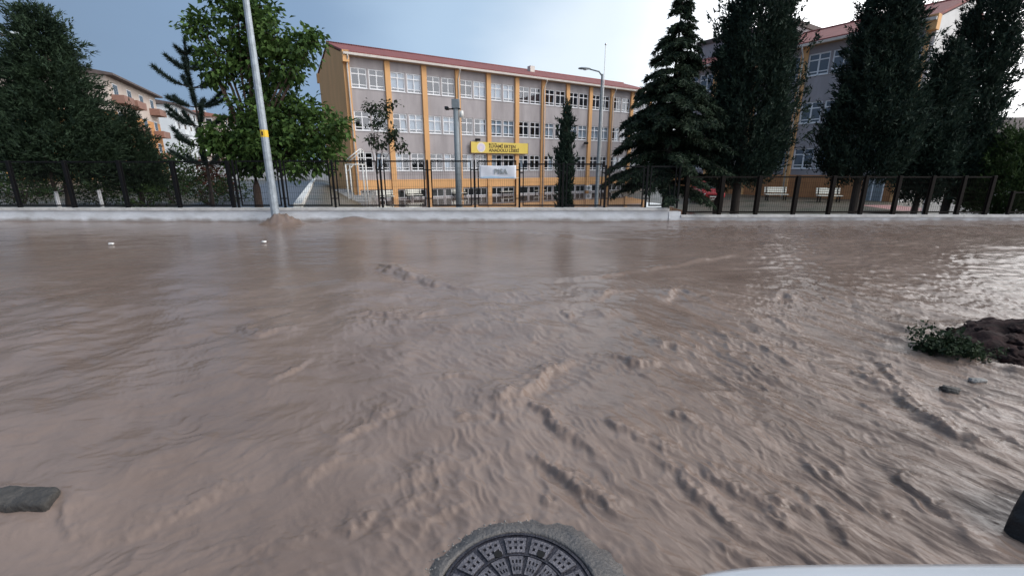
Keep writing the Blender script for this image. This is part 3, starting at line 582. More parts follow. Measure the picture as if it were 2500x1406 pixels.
#SECTION_SCHOOL
# ================================================================== SCHOOL
def school_block(name, label, X0, Y0, ang, nb, bay, depth, sills, eave, ridge, zbase, wallm, gablem, plinth, base_win, curt, seed, hw=1.6):
    rd = random.Random(seed); L = nb * bay
    r = thing(name, label, 'school', (X0, Y0, zbase), ang)
    zz = lambda v: v - zbase
    pw = .46; gap = .16; ww = (bay - pw - gap) / 2 - .03
    wins = []
    for k in range(nb):
        c = (k + .5) * bay
        for s_ in (-1, 1): wins.append((c + s_ * (ww + gap) / 2 - ww / 2, c + s_ * (ww + gap) / 2 + ww / 2))
    rows = [(s_, s_ + hw) for s_ in sills]
    if base_win: rows = [base_win] + rows
    wall = MB(); z0 = zbase - .3
    for (a, b) in rows:
        wall.box(0, L, 0, .3, zz(z0), zz(a)); px = 0
        for (x0, x1) in wins: wall.box(px, x0, 0, .3, zz(a), zz(b)); px = x1
        wall.box(px, L, 0, .3, zz(a), zz(b)); z0 = b
    wall.box(0, L, 0, .3, zz(z0), zz(eave)); wall.box(.3, L - .3, depth - .3, depth, zz(zbase - .3), zz(eave))
    wall.build('facade_wall', wallm, r)
    MB().box(.31, L - .31, 1.6, 1.7, zz(zbase), zz(eave) - .05).build('room_dark_backing', 'dark_room', r)  # dark sheet behind the panes, shade of the rooms put in its colour
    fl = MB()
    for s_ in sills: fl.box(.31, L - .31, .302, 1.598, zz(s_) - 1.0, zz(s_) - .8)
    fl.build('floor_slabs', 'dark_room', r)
    # gables
    for sx, x0, x1 in ((0, -.28, -.002), (1, L + .002, L + .28)):
        poly = [(-.05, zz(zbase - .3)), (-.05, zz(eave)), (depth / 2, zz(ridge)), (depth + .05, zz(eave)), (depth + .05, zz(zbase - .3))]
        g = MB().prism(poly, 'x', x0, x1).build('gable_wall', gablem, r)
        for yy in (-.62, depth + .04):
            MB().box(x0 - .12, x1 + .12, yy, yy + .58, zz(eave) - .75, zz(eave) + .12).build('eave_box', 'orange', r)
    # pilasters
    pm = MB().box(-pw / 2, pw / 2, -.22, -.002, 0, zz(eave) - .1).mesh('pilaster')
    for k in range(1, nb): link('pilaster', pm, 'orange', r).location = (k * bay, 0, 0)
    em = MB().box(-pw / 4, pw / 4, -.22, -.002, 0, zz(eave) - .1).mesh('corner_pilaster')
    for x in (pw / 4 - .05, L - pw / 4 + .05): link('corner_pilaster', em, 'orange', r).location = (x, 0, 0)
    # plinth band
    MB().box(pw / 2 - .03, L - pw / 2 + .03, -.10, -.003, zz(plinth[0]), zz(plinth[1])).build('plinth_band', plinth[2], r)
    # windows: frame (part) > panes, lower panel, curtain (sub-parts)
    def wmeshes(w_, h_, fw, basement=False):
        fr = MB(); fr.box(0, w_, .06, .14, 0, fw); fr.box(0, w_, .06, .14, h_ - fw, h_)
        for x in (0, w_ - fw): fr.box(x, x + fw, .06, .14, fw, h_ - fw)
        fr.box(w_ / 2 - fw * .5, w_ / 2 + fw * .5, .058, .142, fw, h_ - fw)
        P = {}
        if basement: P['b'] = MB().box(fw, w_ - fw, .095, .103, fw, h_ - fw).mesh('pane'); return fr.mesh('window'), P
        zb, zt = h_ * .17, h_ * .70
        for x in (fw, w_ / 2 + fw * .5):
            x1 = x + w_ / 2 - fw * 1.5
            fr.box(x, x1, .06, .14, zb - fw * .4, zb + fw * .4); fr.box(x, x1, .06, .14, zt - fw * .45, zt + fw * .45)
        hwid = w_ / 2 - fw * 1.5
        P['main'] = MB().box(0, hwid, .095, .103, zb + fw * .4, zt - fw * .45).mesh('pane'); P['top'] = MB().box(0, hwid, .095, .103, zt + fw * .45, h_ - fw).mesh('pane')
        lo = MB()
        for x in (fw, w_ / 2 + fw * .5): lo.box(x, x + hwid, .095, .103, fw, zb - fw * .4)
        P['lo'] = lo.mesh('lower_pane'); P['x'] = (fw, w_ / 2 + fw * .5)
        return fr.mesh('window'), P
    fm, P = wmeshes(ww, hw, .085)
    sill = MB().box(-.03, ww + .03, -.06, .06, -.05, 0).mesh('sill')
    cur = {'full': MB().box(.06, ww - .06, .2, .215, .2, hw - .1).mesh('curtain'), 'half': MB().box(.06, ww * .5, .2, .215, .1, hw - .1).mesh('curtain'), 'side': MB().prism([(ww * .62, .05), (ww * .92, .05), (ww * .86, hw - .1), (ww * .55, hw - .1)], 'y', .2, .215).mesh('curtain')}
    for fi, (a, b) in enumerate(rows[1:] if base_win else rows):
        for wi, (x0, x1) in enumerate(wins):
            wn = link('window', fm, 'white_pvc', r); wn.location = (x0, 0, zz(a))
            for x in P['x']:
                for k in ('main', 'top'): o = link('pane', P[k], 'glass', wn); o.location = (x, 0, 0)
            link('lower_pane', P['lo'], 'glass', wn); link('sill', sill, 'white_pvc', wn)
            c = curt(fi, wi, rd)
            if c: link('curtain', cur[c], 'curtain', wn)
    if base_win:
        bm_, BP = wmeshes(ww, base_win[1] - base_win[0], .05, True)
        for (x0, x1) in wins:
            wn = link('basement_window', bm_, 'white_pvc', r); wn.location = (x0, 0, zz(base_win[0])); link('glazing', BP['b'], 'car_glass', wn)
    # roof
    ov = .62; rise = (ridge - eave) / (depth / 2); th = .16
    rf = MB()
    e0, rg = zz(eave) - rise * ov + .12, zz(ridge) + .14
    rf.prism([(-ov, e0), (depth / 2, rg), (depth / 2, rg + th), (-ov, e0 + th)], 'x', -.33, L + .33)
    rf.prism([(depth + ov, e0), (depth + ov, e0 + th), (depth / 2, rg + th), (depth / 2, rg)], 'x', -.33, L + .33)
    ro = rf.build('roof', 'roof_red', r)
    MB().tube([(-.35, depth / 2, rg + th), (L + .35, depth / 2, rg + th)], .11, 8).build('ridge_cap', 'roof_red', ro, True)
    MB().box(.0, L, -ov + .03, -.003, zz(eave) - .22, zz(eave) - .1).build('soffit', 'soffit', r)
    gt = MB().prism([(-ov - .17, e0 + .03), (-ov - .15, e0 - .14), (-ov - .01, e0 - .16), (-ov - .005, e0 + .03)], 'x', -.36, L + .36).build('gutter', 'gutter', r)
    pipe = MB().tube([(0, -ov - .08, e0 - .12), (0, -ov - .08, e0 - .3), (0, -.32, e0 - .95), (0, -.32, .1)], .065, 8).mesh('downpipe', True)
    for k in ([0] + list(range(3, nb, 3))): link('downpipe', pipe, 'gutter', r).location = (k * bay + (.0 if k else -.02), 0, 0)
    return r, wins, pw
SA = R(32.5); BAY = 3.36
def curt_a(fi, wi, rd):
    if fi == 0: return rd.choice([None, None, None, 'side', 'half', None])
    if fi == 1:
        if wi in (0, 1, 10, 11): return None
        return rd.choice(['full', 'full', 'full', 'side', None])
    if wi in (2, 3): return 'full'
    return 'full' if (wi < 12 and rd.random() < .35) else None
AX, AY = -13.72, 40.3
schA, winsA, _ = school_block('school_building', 'long three storey grey and orange school with red roof behind the fence', AX, AY, SA, 11, BAY, 10.4, (1.4, 4.8, 8.2), 10.78, 12.35, -1.2, 'grey_plaster', 'orange', (-.22, .62, 'orange'), (-1.05, -.32), curt_a, 3)
dA = Vector((math.cos(SA), math.sin(SA), 0)); nA = Vector((math.sin(SA), -math.cos(SA), 0))
def onA(px, py, off=0):                       # point of the facade plane (moved off metres outward) seen at a pixel, in facade coordinates
    d = pdir(px, py); o = Vector((AX, AY, 0)) + nA * off; C = Vector((0, 0, CAM_H))
    t = (o - C).dot(nA) / d.dot(nA); p = C + d * t; return (p - Vector((AX, AY, 0))).dot(dA), p.z
# chimney vent on the roof, floodlights, air conditioner: parts of the school
x_, z_ = onA(1304, 178, -3); MB().box(x_ - .3, x_ + .3, 3.3, 3.9, 12.4, 13.9).build('roof_vent', 'gutter', schA)
for (px, py) in ((1166, 344), (1430, 352)):
    x_, z_ = onA(px, py, .3); fo = MB().box(x_ - .22, x_ + .22, -.5, -.2, z_ + 1.2 - .02, z_ + 1.2 + .2).build('floodlight', 'black_metal', schA); MB().box(x_ - .04, x_ + .04, -.22, .0, z_ + 1.2, z_ + 1.2 + .08).build('bracket', 'black_metal', fo)
x_, z_ = onA(1437, 459, .3); ac = bevel(MB().box(x_ - .4, x_ + .4, -.42, -.11, z_ + .9, z_ + 1.5).build('air_conditioner', 'white_pvc', schA), .02)
MB().tube([(x_ - .1, -.43, z_ + 1.2), (x_ - .1, -.44, z_ + 1.2)], .22, 14).build('fan_grille', 'grey_steel', ac)

# name board
xa, za1 = onA(1150, 346, .4); xb, _ = onA(1289, 350, .4); _, za0 = onA(1150, 373, .4)
bl = xb - xa; bh = za1 - za0
sg = thing('name_board', 'yellow school name board with round emblem and dark lettering above the ground floor windows', 'sign', tuple(Vector((AX, AY, za0)) + dA * xa + nA * .40), SA)
MB().box(0, bl, .0, .12, 0, bh).build('panel', 'sign_yellow', sg)
ed = MB(); ed.box(-.04, -.002, -.012, .125, -.04, bh + .02); ed.box(bl + .002, bl + .04, -.012, .125, -.04, bh + .02); ed.box(0, bl, -.012, .125, -.04, -.002); ed.build('panel_edge', 'sign_edge', sg)
br = MB()
for x in (.5, bl / 2, bl - .5): br.box(x - .03, x + .03, .122, .40, bh * .5 - .03, bh * .5 + .03)
br.build('bracket', 'sign_edge', sg)
em = MB().tube([(bl * .165, -.012, bh * .5), (bl * .165, -.003, bh * .5)], bh * .46, 28).build('emblem', 'emblem_ring', sg)
MB().tube([(bl * .165, -.022, bh * .5), (bl * .165, -.013, bh * .5)], bh * .35, 28).build('emblem_disc', 'emblem', em)
eb = MB(); cx_, cz_ = bl * .165, bh * .5
eb.box(cx_ - .11, cx_ - .03, -.027, -.023, cz_ - .16, cz_ + .12); eb.box(cx_ + .03, cx_ + .11, -.027, -.023, cz_ - .16, cz_ + .12); eb.build('emblem_mark', 'emblem_ring', em)
for txt, sz, z, wid in (('ÇORUM', .17, .80, .13), ('İLHAMİ ERTEN', .40, .50, .47), ('ANADOLU LİSESİ', .40, .12, .54)):
    me = text_mesh(txt, 1, 0.028 if sz > .3 else .008); xs_ = [v.co.x for v in me.vertices]; w_ = max(xs_) - min(xs_)
    o = link('lettering', me, 'ink', sg); o.rotation_euler = (R(90), 0, 0); o.scale = (bl * wid / w_, bh * (.30 if sz > .3 else .12) / .72, 1); o.location = (bl * .295, -.006, bh * z)

# wing B
SB = math.atan2(.84, -.545)              # facade of the wing runs away to the left; its outside faces the camera's left
BX, BY = 26.75, 31.6
SBd = SB + math.pi                       # build from the far end towards the near corner so that +y stays inward
bd = Vector((.545, -.84, 0)).normalized(); nbB = 5; BBAY = 3.7
Bo = Vector((BX, BY, 0)) - bd * (nbB * BBAY)
def curt_b(fi, wi, rd): return 'half' if (fi == 0 and rd.random() < .5) else None
schB, winsB, _ = school_block('school_wing', 'shaded grey school wing with orange pilasters behind the tall cypresses', Bo.x, Bo.y, math.atan2(bd.y, bd.x), nbB, BBAY, 11.5, (1.62, 5.05, 8.5), 10.8, 12.8, -1.0, 'grey_plaster_shaded', 'pale_plaster', (-.9, 1.12, 'orange_dk'), None, curt_b, 9, 1.55)
LB = nbB * BBAY
dr = MB().box(LB - 1.9, LB - .75, -.16, -.11, .1, 2.0).build('door', 'grey_steel', schB)
df = MB(); df.box(LB - 1.98, LB - 1.9, -.17, -.10, .05, 2.08); df.box(LB - .75, LB - .67, -.17, -.10, .05, 2.08); df.box(LB - 1.36, LB - 1.29, -.175, -.162, .1, 2.0); df.build('door_frame', 'white_pvc', dr)
# gable windows of the wing
for z in (2.6, 6.0, 9.5):
    for yy in (3.0, 7.0):
        g = MB().box(LB + .282, LB + .30, yy, yy + 1.4, z, z + 1.5).build('gable_window', 'white_pvc', schB); MB().box(LB + .301, LB + .306, yy + .1, yy + 1.3, z + .1, z + 1.4).build('pane', 'car_glass', g)

# stair tower between the two school blocks
tw = atY(1704, 115, 50); t = thing('stair_tower', 'flat topped grey stair tower seen between the cedar and the cypress', 'tower', (tw.x, 50, -1.2), math.atan2(bd.y, bd.x))
h_ = tw.z + 1.2
MB().box(0, 9, 0, 8, 0, h_).build('tower_wall', 'grey_plaster_shaded', t)
MB().box(-.15, 9.15, -.15, 8.15, h_ + .002, h_ + .4).build('parapet', 'apt_roof', t)
wn = MB()
for z in (h_ - 4.2,): wn.box(1.0, 2.4, -.06, -.003, z, z + 1.5)
wo = wn.build('window', 'white_pvc', t); MB().box(1.12, 2.28, -.075, -.061, h_ - 4.08, h_ - 2.82).build('pane', 'car_glass', wo)
for k, (x, hh) in enumerate(((1.5, 1.6), (3.2, 2.2), (4.6, 1.3))):
    MB().tube([(x, 1.5, h_ + .4), (x, 1.5, h_ + .4 + hh)], .045, 6).build('antenna_mast', 'grey_steel', t)

# steps beside the gable
st0 = atZ(792, 478, -.6); t = thing('concrete_steps', 'broad pale concrete steps going down beside the orange gable', 'steps', (st0.x, st0.y, -1.25), R(4))
for k in range(5):
    bevel(MB().box(-.2, 3.6, k * .62, k * .62 + .75 if k < 4 else k * .62 + 2.4, 0, .2 + k * .2).build('step', 'concrete', t), .015)
# white canopy frame by the corner
cf = atY(852, 492, 35.5); t = thing('canopy_frame', 'white steel canopy frame standing by the corner of the school', 'frame', (cf.x, 35.5, -1.2), R(12))
hz = atY(852, 402, 35.5).z + 1.2
for (x, y) in ((0, 0), (1.25, .0), (0, 2.2), (1.25, 2.2)):
    MB().tube([(x, y, 0), (x, y, hz)], .055, 8).build('post', 'white_paint', t, True)
for a, b in (((0, 0, hz), (1.25, 0, hz)), ((0, 2.2, hz), (1.25, 2.2, hz)), ((0, 0, hz), (0, 2.2, hz)), ((1.25, 0, hz), (1.25, 2.2, hz))):
    MB().tube([a, b], .045, 8).build('top_rail', 'white_paint', t, True)
for y in (0, 2.2): MB().tube([(-.08, y, hz + .2), (1.15, y, hz + 1.15)], .045, 8).build('rafter', 'white_paint', t, True)
MB().tube([(1.15, 0, hz + 1.15), (1.15, 2.2, hz + 1.15)], .045, 8).build('ridge_rail', 'white_paint', t, True)
for y in (0, 2.2): MB().tube([(1.15, y, hz), (1.15, y, hz + 1.15)], .04, 8).build('strut', 'white_paint', t, True)
MB().tube([(0, 0, hz - .6), (.6, 0, hz)], .035, 8).build('brace', 'white_paint', t, True)
# benches
def bench(label, px, py, Y, rz, group):
    p = atY(px, py, Y); zg = float(max(ground_z(np.array(p.x), np.array(p.y)), -1.2))
    t = thing('bench', label, 'bench', (p.x, Y, zg), rz, group)
    for k in range(3): MB().box(-.75, .75, -.25 + k * .15, -.12 + k * .15, .42, .46).build('seat_slat', 'bench', t)
    for k in range(3): MB().box(-.75, .75, .23 + k * .02, .26 + k * .02, .56 + k * .14, .67 + k * .14).build('back_slat', 'bench', t)
    for x in (-.6, .6):
        mb = MB(); mb.box(x - .03, x + .03, -.22, -.16, 0, .418); mb.box(x - .03, x + .03, .16, .22, 0, .418); mb.box(x - .028, x + .028, -.15, .15, .36, .415); mb.bar((x, .19, .42), (x, .29, .97), .05); mb.build('leg', 'black_metal', t)
bg_ = 'cream benches along the school front'
for lab, px, py, Y in (('cream bench at the school front nearest the white canopy frame', 942, 483, 40.0), ('cream bench in front of the school, left of the camera mast', 1012, 478, 42.2), ('cream bench right behind the camera mast', 1122, 473, 45.5), ('cream bench below the white banner', 1236, 470, 48.6), ('cream bench right of the banner, left of the narrow cypress', 1316, 468, 51.2)):
    bench(lab, px, py, Y, SA, bg_)
bench('cream bench in front of the shaded wing, between the thick fence posts', 1893, 488, 33.0, R(-10), 'cream benches by the shaded wing')
bench('cream bench by the wing, under the right-hand cypress', 2022, 490, 31.0, R(-10), 'cream benches by the shaded wing')
# white railing in the yard
rl = atZ(1676, 490, -.8); rr_ = atZ(1758, 490, -.8); t = thing('white_railing', 'low white handrail in the yard behind the fence step', 'railing', (rl.x, rl.y, -.95))
Lr = (rr_ - rl).length
MB().tube([(0, 0, .25), (Lr, 0, .25)], .03, 6).build('rail', 'white_paint', t, True)
for x in (.05, .5 * Lr, .72 * Lr, Lr - .05): MB().tube([(x, 0, 0), (x, 0, .95 if x > .3 and x < Lr * .8 else .25)], .035, 6).build('post', 'white_paint', t, True)
# pale block and pink paving behind the right-hand fence
pp = atZ(2208, 512, -.35); struct('pink_paving', np_mesh('pink_paving', [(pp.x - .9, pp.y - .9, -.33), (pp.x + 1.2, pp.y - .9, -.33), (pp.x + 1.6, pp.y + 2.6, -.33), (pp.x - .3, pp.y + 2.6, -.33)], [(0, 1, 2, 3)]), 'pink_paving')
wb = atY(2300, 500, 19.5); t = thing('pale_garden_wall', 'pale rendered garden wall behind the trunks of the right cypresses', 'wall', (wb.x + 3, 19.5, -.4))
MB().box(-3.6, 8, 0, .25, -.3, atY(2300, 470, 19.5).z + .4).build('wall_body', 'pale_plaster', t); MB().box(-3.65, 8.05, -.05, .3, atY(2300, 470, 19.5).z + .403, atY(2300, 470, 19.5).z + .47).build('wall_cap', 'coping', t)
# banner on the fence
bY = WALL_Y + .10; p0, p1 = atY(1170, 404, bY), atY(1260, 437, bY); bw_, bh_ = p1.x - p0.x, p0.z - p1.z
bn = thing('banner', 'white cloth banner reading PISA tied to the black fence', 'banner', (p0.x, bY, p1.z))
v = []; f = []; nu, nv = 18, 8
for i in range(nu + 1):
    for j in range(nv + 1):
        u, q = i / nu, j / nv; v.append((bw_ * u, .012 * math.sin(u * 11 + q * 2) - .012, bh_ * q + .015 * math.sin(u * math.pi) * (-1 if j == nv else .4)))
for i in range(nu):
    for j in range(nv): a = i * (nv + 1) + j; f.append((a, a + nv + 1, a + nv + 2, a + 1))
sh = link('cloth', np_mesh('cloth', v, f, True), 'banner', bn); so = sh.modifiers.new('s', 'SOLIDIFY'); so.thickness = .004
me = text_mesh('PISA', 1, .01, depth=.02); xs_ = [q.co.x for q in me.vertices]
o = link('lettering', me, 'banner_ink', bn); o.rotation_euler = (R(90), 0, 0); k = bw_ * .36 / (max(xs_) - min(xs_)); o.scale = (k, k * .95, 1); o.location = (bw_ * .40, -.028, bh_ * .38)
pb = MB(); pb.prism([(bw_ * .05, bh_ * .06), (bw_ * .95, bh_ * .06), (bw_ * .95, bh_ * .16), (bw_ * .7, bh_ * .12), (bw_ * .35, bh_ * .22), (bw_ * .05, bh_ * .14)], 'y', -.031, -.026); pb.build('printed_wave', 'banner_blue', bn)
tie = MB()
for x in (0, bw_):
    for z in (.02, bh_ - .02): tie.bar((x, -.005, z), (x + (-.12 if x == 0 else .12), .06, z + .03), .008)
tie.build('tie_cord', 'white_paint', bn)
#SECTION_FAR
# ================================================================== FAR BUILDINGS
def apartment(name, label, corner, ang, L, W, top, split, upm, lowm, roofm, balm, nst, group=None, chim=2):
    t = thing(name, label, 'building', (corner[0], corner[1], -.3), ang, group); H = top + .3; sp = split + .3
    MB().box(0, L, 0, W, 0, sp).build('lower_wall', lowm, t); MB().box(0, L, 0, W, sp + .002, H).build('upper_wall', upm, t)
    rf = MB().prism([(-1.0, H), (W / 2, H + W * .09), (W + 1.0, H), (W + 1.0, H - .25), (-1.0, H - .25)], 'x', -.6, L + .6).build('roof', roofm, t)
    for k in range(chim): MB().box(2 + k * 9, 3.1 + k * 9, W * .45, W * .45 + .9, H + W * .06, H + W * .09 + 1.2).build('chimney', balm, rf)
    sth = H / nst; ncol = max(2, int(L / 4.6)); cw = L / ncol
    wm = MB().box(0, 1.7, -.05, .0, 0, 1.5).mesh('window'); pm = MB().box(.12, .80, -.07, -.051, .12, 1.38).mesh('pane'); pm2 = MB().box(.90, 1.58, -.07, -.051, .12, 1.38).mesh('pane')
    for s_ in range(nst):
        z = s_ * sth + 1.0
        for c in range(ncol):
            x = c * cw + cw / 2
            if c % 3 != 2:                      # balcony bay
                b = MB(); b.box(x - 1.9, x + 1.9, -1.35, -.003, z - 1.02, z - .86); b.box(x - 1.9, x + 1.9, -1.35, -1.23, z - .86, z - .02); b.box(x - 1.9, x - 1.78, -1.23, -.003, z - .86, z - .02); b.box(x + 1.78, x + 1.9, -1.23, -.003, z - .86, z - .02)
                b.build('balcony', balm, t)
            o = link('window', wm, 'white_pvc', t); o.location = (x - .85, -.003, z)
            link('pane', pm, 'car_glass', o); link('pane', pm2, 'car_glass', o)
        for y in (W * .22, W * .62):
            g = MB().box(-.05, -.003, y, y + 1.5, z, z + 1.4).build('window', 'white_pvc', t); MB().box(-.07, -.051, y + .12, y + 1.38, z + .12, z + 1.28).build('pane', 'car_glass', g)
    return t
AP = math.atan2(.915, -.40) ; 
apartment('apartment_building', 'cream and brown apartment block with curved balconies behind the left pine', (-52.2, 62), AP, 20.5, 12, 13.4, 8.9, 'cream', 'apt_orange', 'apt_roof', 'apt_brown', 4)
apartment('apartment_building', 'white apartment block with grey roof, farther behind the young pine', (-71.5, 100), AP, 22, 13, 14.8, 2.0, 'apt_white', 'apt_white', 'apt_roof', 'apt_white', 5)
apartment('apartment_building', 'farthest pale apartment block beside the broadleaf tree', (-78, 128), AP, 22, 13, 15.2, 2.0, 'cream', 'cream', 'apt_roof_red', 'apt_white', 5)
ah = atY(2405, 300, 58); t = thing('dark_roofed_house', 'low dark roofed house at the far right edge', 'house', (ah.x - 1.5, 58, -.4), R(-14)); hh = ah.z + .4
MB().box(0, 16, 0, 9, 0, hh - 1.8).build('wall', 'dusty_wall', t)
rf = MB().prism([(-.8, hh - 1.85), (9.8, hh - 1.85), (9.8, hh - 1.6), (4.5, hh + .9), (-.8, hh - 1.6)], 'x', -.7, 16.7).build('roof', 'apt_roof', t)
MB().box(2.3, 3.2, 2.5, 3.4, hh - .8, hh + 2.2).build('chimney', 'apt_roof', rf)
for x in (1.2, 4.4, 7.6, 10.8):
    g = MB().box(x, x + 1.5, -.05, -.003, hh - 4.0, hh - 2.6).build('window', 'white_pvc', t); MB().box(x + .12, x + 1.38, -.07, -.051, hh - 3.88, hh - 2.72).build('pane', 'car_glass', g)
wf = atZ(740, 437, .25); t = thing('far_white_wall', 'long white wall at the far end of the asphalt drive', 'wall', (wf.x, wf.y, -.2), R(-6))
MB().box(-14, 9, 0, .3, 0, 2.6).build('wall_body', 'pale_plaster', t); MB().box(-14.05, 9.05, -.05, .35, 2.602, 2.72).build('wall_cap', 'coping', t)
#SECTION_TREES
# ================================================================== VEGETATION
def tri_mesh(name, p, d, ln, wd, rng):
    """one slim triangle per spray: base at p, pointing along d"""
    n = len(p); d = d / np.linalg.norm(d, axis=1, keepdims=True)
    r = rng.normal(size=(n, 3)); u = np.cross(d, r); u /= np.linalg.norm(u, axis=1, keepdims=True) + 1e-9
    ln = np.broadcast_to(np.asarray(ln), (n,))[:, None]; wd = np.broadcast_to(np.asarray(wd), (n,))[:, None]
    v = np.stack([p - u * wd, p + u * wd, p + d * ln], 1).reshape(-1, 3)
    return np_mesh(name, v, np.arange(3 * n).reshape(-1, 3))
def quad_leaves(name, p, d, ln, wd, rng):
    n = len(p); d = d / np.linalg.norm(d, axis=1, keepdims=True)
    up = np.tile([0, 0, 1.0], (n, 1)) + rng.normal(size=(n, 3)) * .45
    u = np.cross(d, up); u /= np.linalg.norm(u, axis=1, keepdims=True) + 1e-9; nn = np.cross(u, d)
    ln = np.broadcast_to(np.asarray(ln), (n,))[:, None]; wd = np.broadcast_to(np.asarray(wd), (n,))[:, None]
    a = p; m = p + d * ln * .45 - nn * ln * .02; b = p + d * ln - nn * ln * .12
    v = np.stack([a, m - u * wd + nn * wd * .35, b, m + u * wd + nn * wd * .35], 1).reshape(-1, 3)
    i = np.arange(n) * 4
    f = np.concatenate([np.stack([i, i + 1, i + 2], 1), np.stack([i, i + 2, i + 3], 1)])
    return np_mesh(name, v, f)
def uz(rng, n): a = rng.random(n) * 2 * np.pi; return np.cos(a), np.sin(a)
def grow_trunk(t, h, r0, r1, m='bark', lean=(0, 0), z0=-.3, white=0, name='trunk'):
    pts = []; rd = []
    for k in range(9):
        q = k / 8; pts.append((lean[0] * q * h + .04 * math.sin(q * 5 + h), lean[1] * q * h + .03 * math.cos(q * 4 + h), z0 + (h - z0) * q)); rd.append(r0 * (1.25 if k == 0 else 1) * (1 - q) + r1 * q)
    o = MB().tube(pts, rd, 9).build(name, m, t, True)
    if white: MB().tube([(pts[0][0], pts[0][1], 0), (pts[1][0] * white / (h / 8), pts[1][1] * white / (h / 8), white)], [r0 * 1.15 + .02, r0 * .98 + .015], 10).build('whitewash', 'whitewash', o, True)
    return o
def cypress(label, px, py, Y, rad, top, lowz, seed, zg=-.7, n=1500, prof=None, m='cypress', lean=(0, 0), trunk=.14, up=.85, tuft=.62, name='cypress_tree', group=None, twin=None, per=24):
    rng = np.random.default_rng(seed); b = atY(px, py, Y); t = thing(name, label, 'tree', (b.x, Y, zg), 0, group)
    H = top - zg; z0 = lowz - zg
    prof = prof or (lambda q: np.interp(q, [0, .05, .2, .45, .7, .88, 1], [.45, .75, 1, .95, .72, .42, .08]))
    q = rng.random(n * 3); k = rng.random(n * 3) < prof(q) * .9 + .06; q = q[k][:n]; nn = len(q)
    lump = 1 + .22 * gn(q * 9 + seed, np.full(nn, seed * 1.7)); cx, cy_ = uz(rng, nn)
    az = np.arctan2(cy_, cx); lump = 1 + .30 * gn(az * 1.3 + seed, q * H * .9) + .12 * gn(az * 4 + seed, q * H * 2.2)
    rr = rad * prof(q) * lump * (.25 + .75 * rng.random(nn) ** .45)
    wild = rng.random(nn) < .06; rr = np.where(wild, rr * 1.28 + .08, rr)
    z = z0 + (H - z0) * q
    P = np.stack([cx * rr + lean[0] * z, cy_ * rr + lean[1] * z, z - .25], 1)
    D = np.stack([cx * .5, cy_ * .5, np.full(nn, up)], 1) + rng.normal(size=(nn, 3)) * .28
    D /= np.linalg.norm(D, axis=1, keepdims=True)
    ln = tuft * (.5 + .9 * rng.random(nn)) * (.75 + .25 * prof(q)) * np.where(wild, 1.35, 1)
    s_ = rng.random((nn, per)) ** .8
    off = rng.normal(size=(nn, per, 3)) * (.10 * tuft / .6) * (1.15 - s_[..., None])
    pts = P[:, None, :] + D[:, None, :] * (s_ * ln[:, None])[..., None] + off
    dd = D[:, None, :] + rng.normal(size=(nn, per, 3)) * .45
    pts = pts.reshape(-1, 3); dd = dd.reshape(-1, 3)
    link('crown', tri_mesh('crown', pts, dd, rng.uniform(.07, .19, len(pts)), rng.uniform(.014, .032, len(pts)), rng), m, t)
    grow_trunk(t, H * .93, trunk, .02, lean=lean)
    if twin: o = grow_trunk(t, z0 + .8, trunk * .8, trunk * .5, lean=(0, 0), name='side_trunk'); o.location = twin
    return t
cypress('huge dark cypress with broad crown, right of the drooping cedar', 1795, 505, 16.6, 1.12, 9.6, 1.2, 1, n=2100, per=42, prof=lambda q: np.interp(q, [0, .05, .15, .35, .6, .8, 1], [.6, .9, 1.02, 1, .82, .5, .08]), trunk=.17, twin=(-.62, .1, 0))
cypress('dark cypress in front of the shaded wing, second from the right', 2082, 505, 16.4, 1.10, 8.8, 1.3, 2, n=2000, per=40, lean=(.0, 0), trunk=.15, prof=lambda q: np.interp(q, [0, .06, .2, .4, .6, .8, 1], [.6, 1, 1.1, .88, .6, .42, .08]))
cypress('tall upright cypress leaning right, nearest the right edge', 2302, 515, 16.8, .70, 8.0, .7, 3, n=1300, per=38, lean=(.012, 0), trunk=.15, prof=lambda q: np.interp(q, [0, .05, .2, .5, .8, .93, 1], [.6, .95, 1.05, .95, .8, .5, .08]), up=1.1)
cypress('shorter pointed cypress touching the tallest right-hand one', 2232, 515, 16.3, .52, 5.75, .7, 4, n=1000, per=34, trunk=.12, prof=lambda q: np.interp(q, [0, .05, .25, .5, .8, 1], [.6, .9, 1.05, .85, .45, .06]))
cypress('narrow columnar cypress alone in front of the school', 1377, 500, 15.6, .17, 3.85, .1, 5, zg=-1.2, n=420, per=22, trunk=.07, prof=lambda q: np.interp(q, [0, .1, .3, .45, .6, .8, 1], [.75, .95, .8, 1, .95, .55, .08]), up=1.5, tuft=.3)
cypress('broad dark juniper bush at the right end of the fence', 2428, 520, 16.0, 1.05, 3.0, .15, 6, n=900, per=24, trunk=.1, m='shrub', name='juniper_bush', up=.7)
cypress('dusky tree in front of the dark roofed house, at the right edge', 2490, 500, 20.0, 1.6, 2.5, .2, 61, n=900, per=24, trunk=.12, m='cypress', name='juniper_bush', up=.6)
cypress('big dense dark pine at the left edge, whitewashed trunk', 172, 508, 17.0, 1.40, 7.0, 1.45, 7, zg=.15, n=2400, per=36, lean=(.075, 0), m='pine', name='pine_tree', trunk=.16, up=.35, tuft=.75, prof=lambda q: np.interp(q, [0, .08, .2, .4, .7, .9, 1], [.6, 1, 1.05, .82, .44, .2, .04]))
cypress('small dark pine right of the big left pine', 352, 505, 18.5, .66, 4.1, .9, 8, zg=.15, n=700, per=24, m='pine', name='pine_tree', trunk=.1, up=.45, tuft=.6, prof=lambda q: np.interp(q, [0, .1, .3, .6, .85, 1], [.6, 1, .95, .6, .3, .05]))
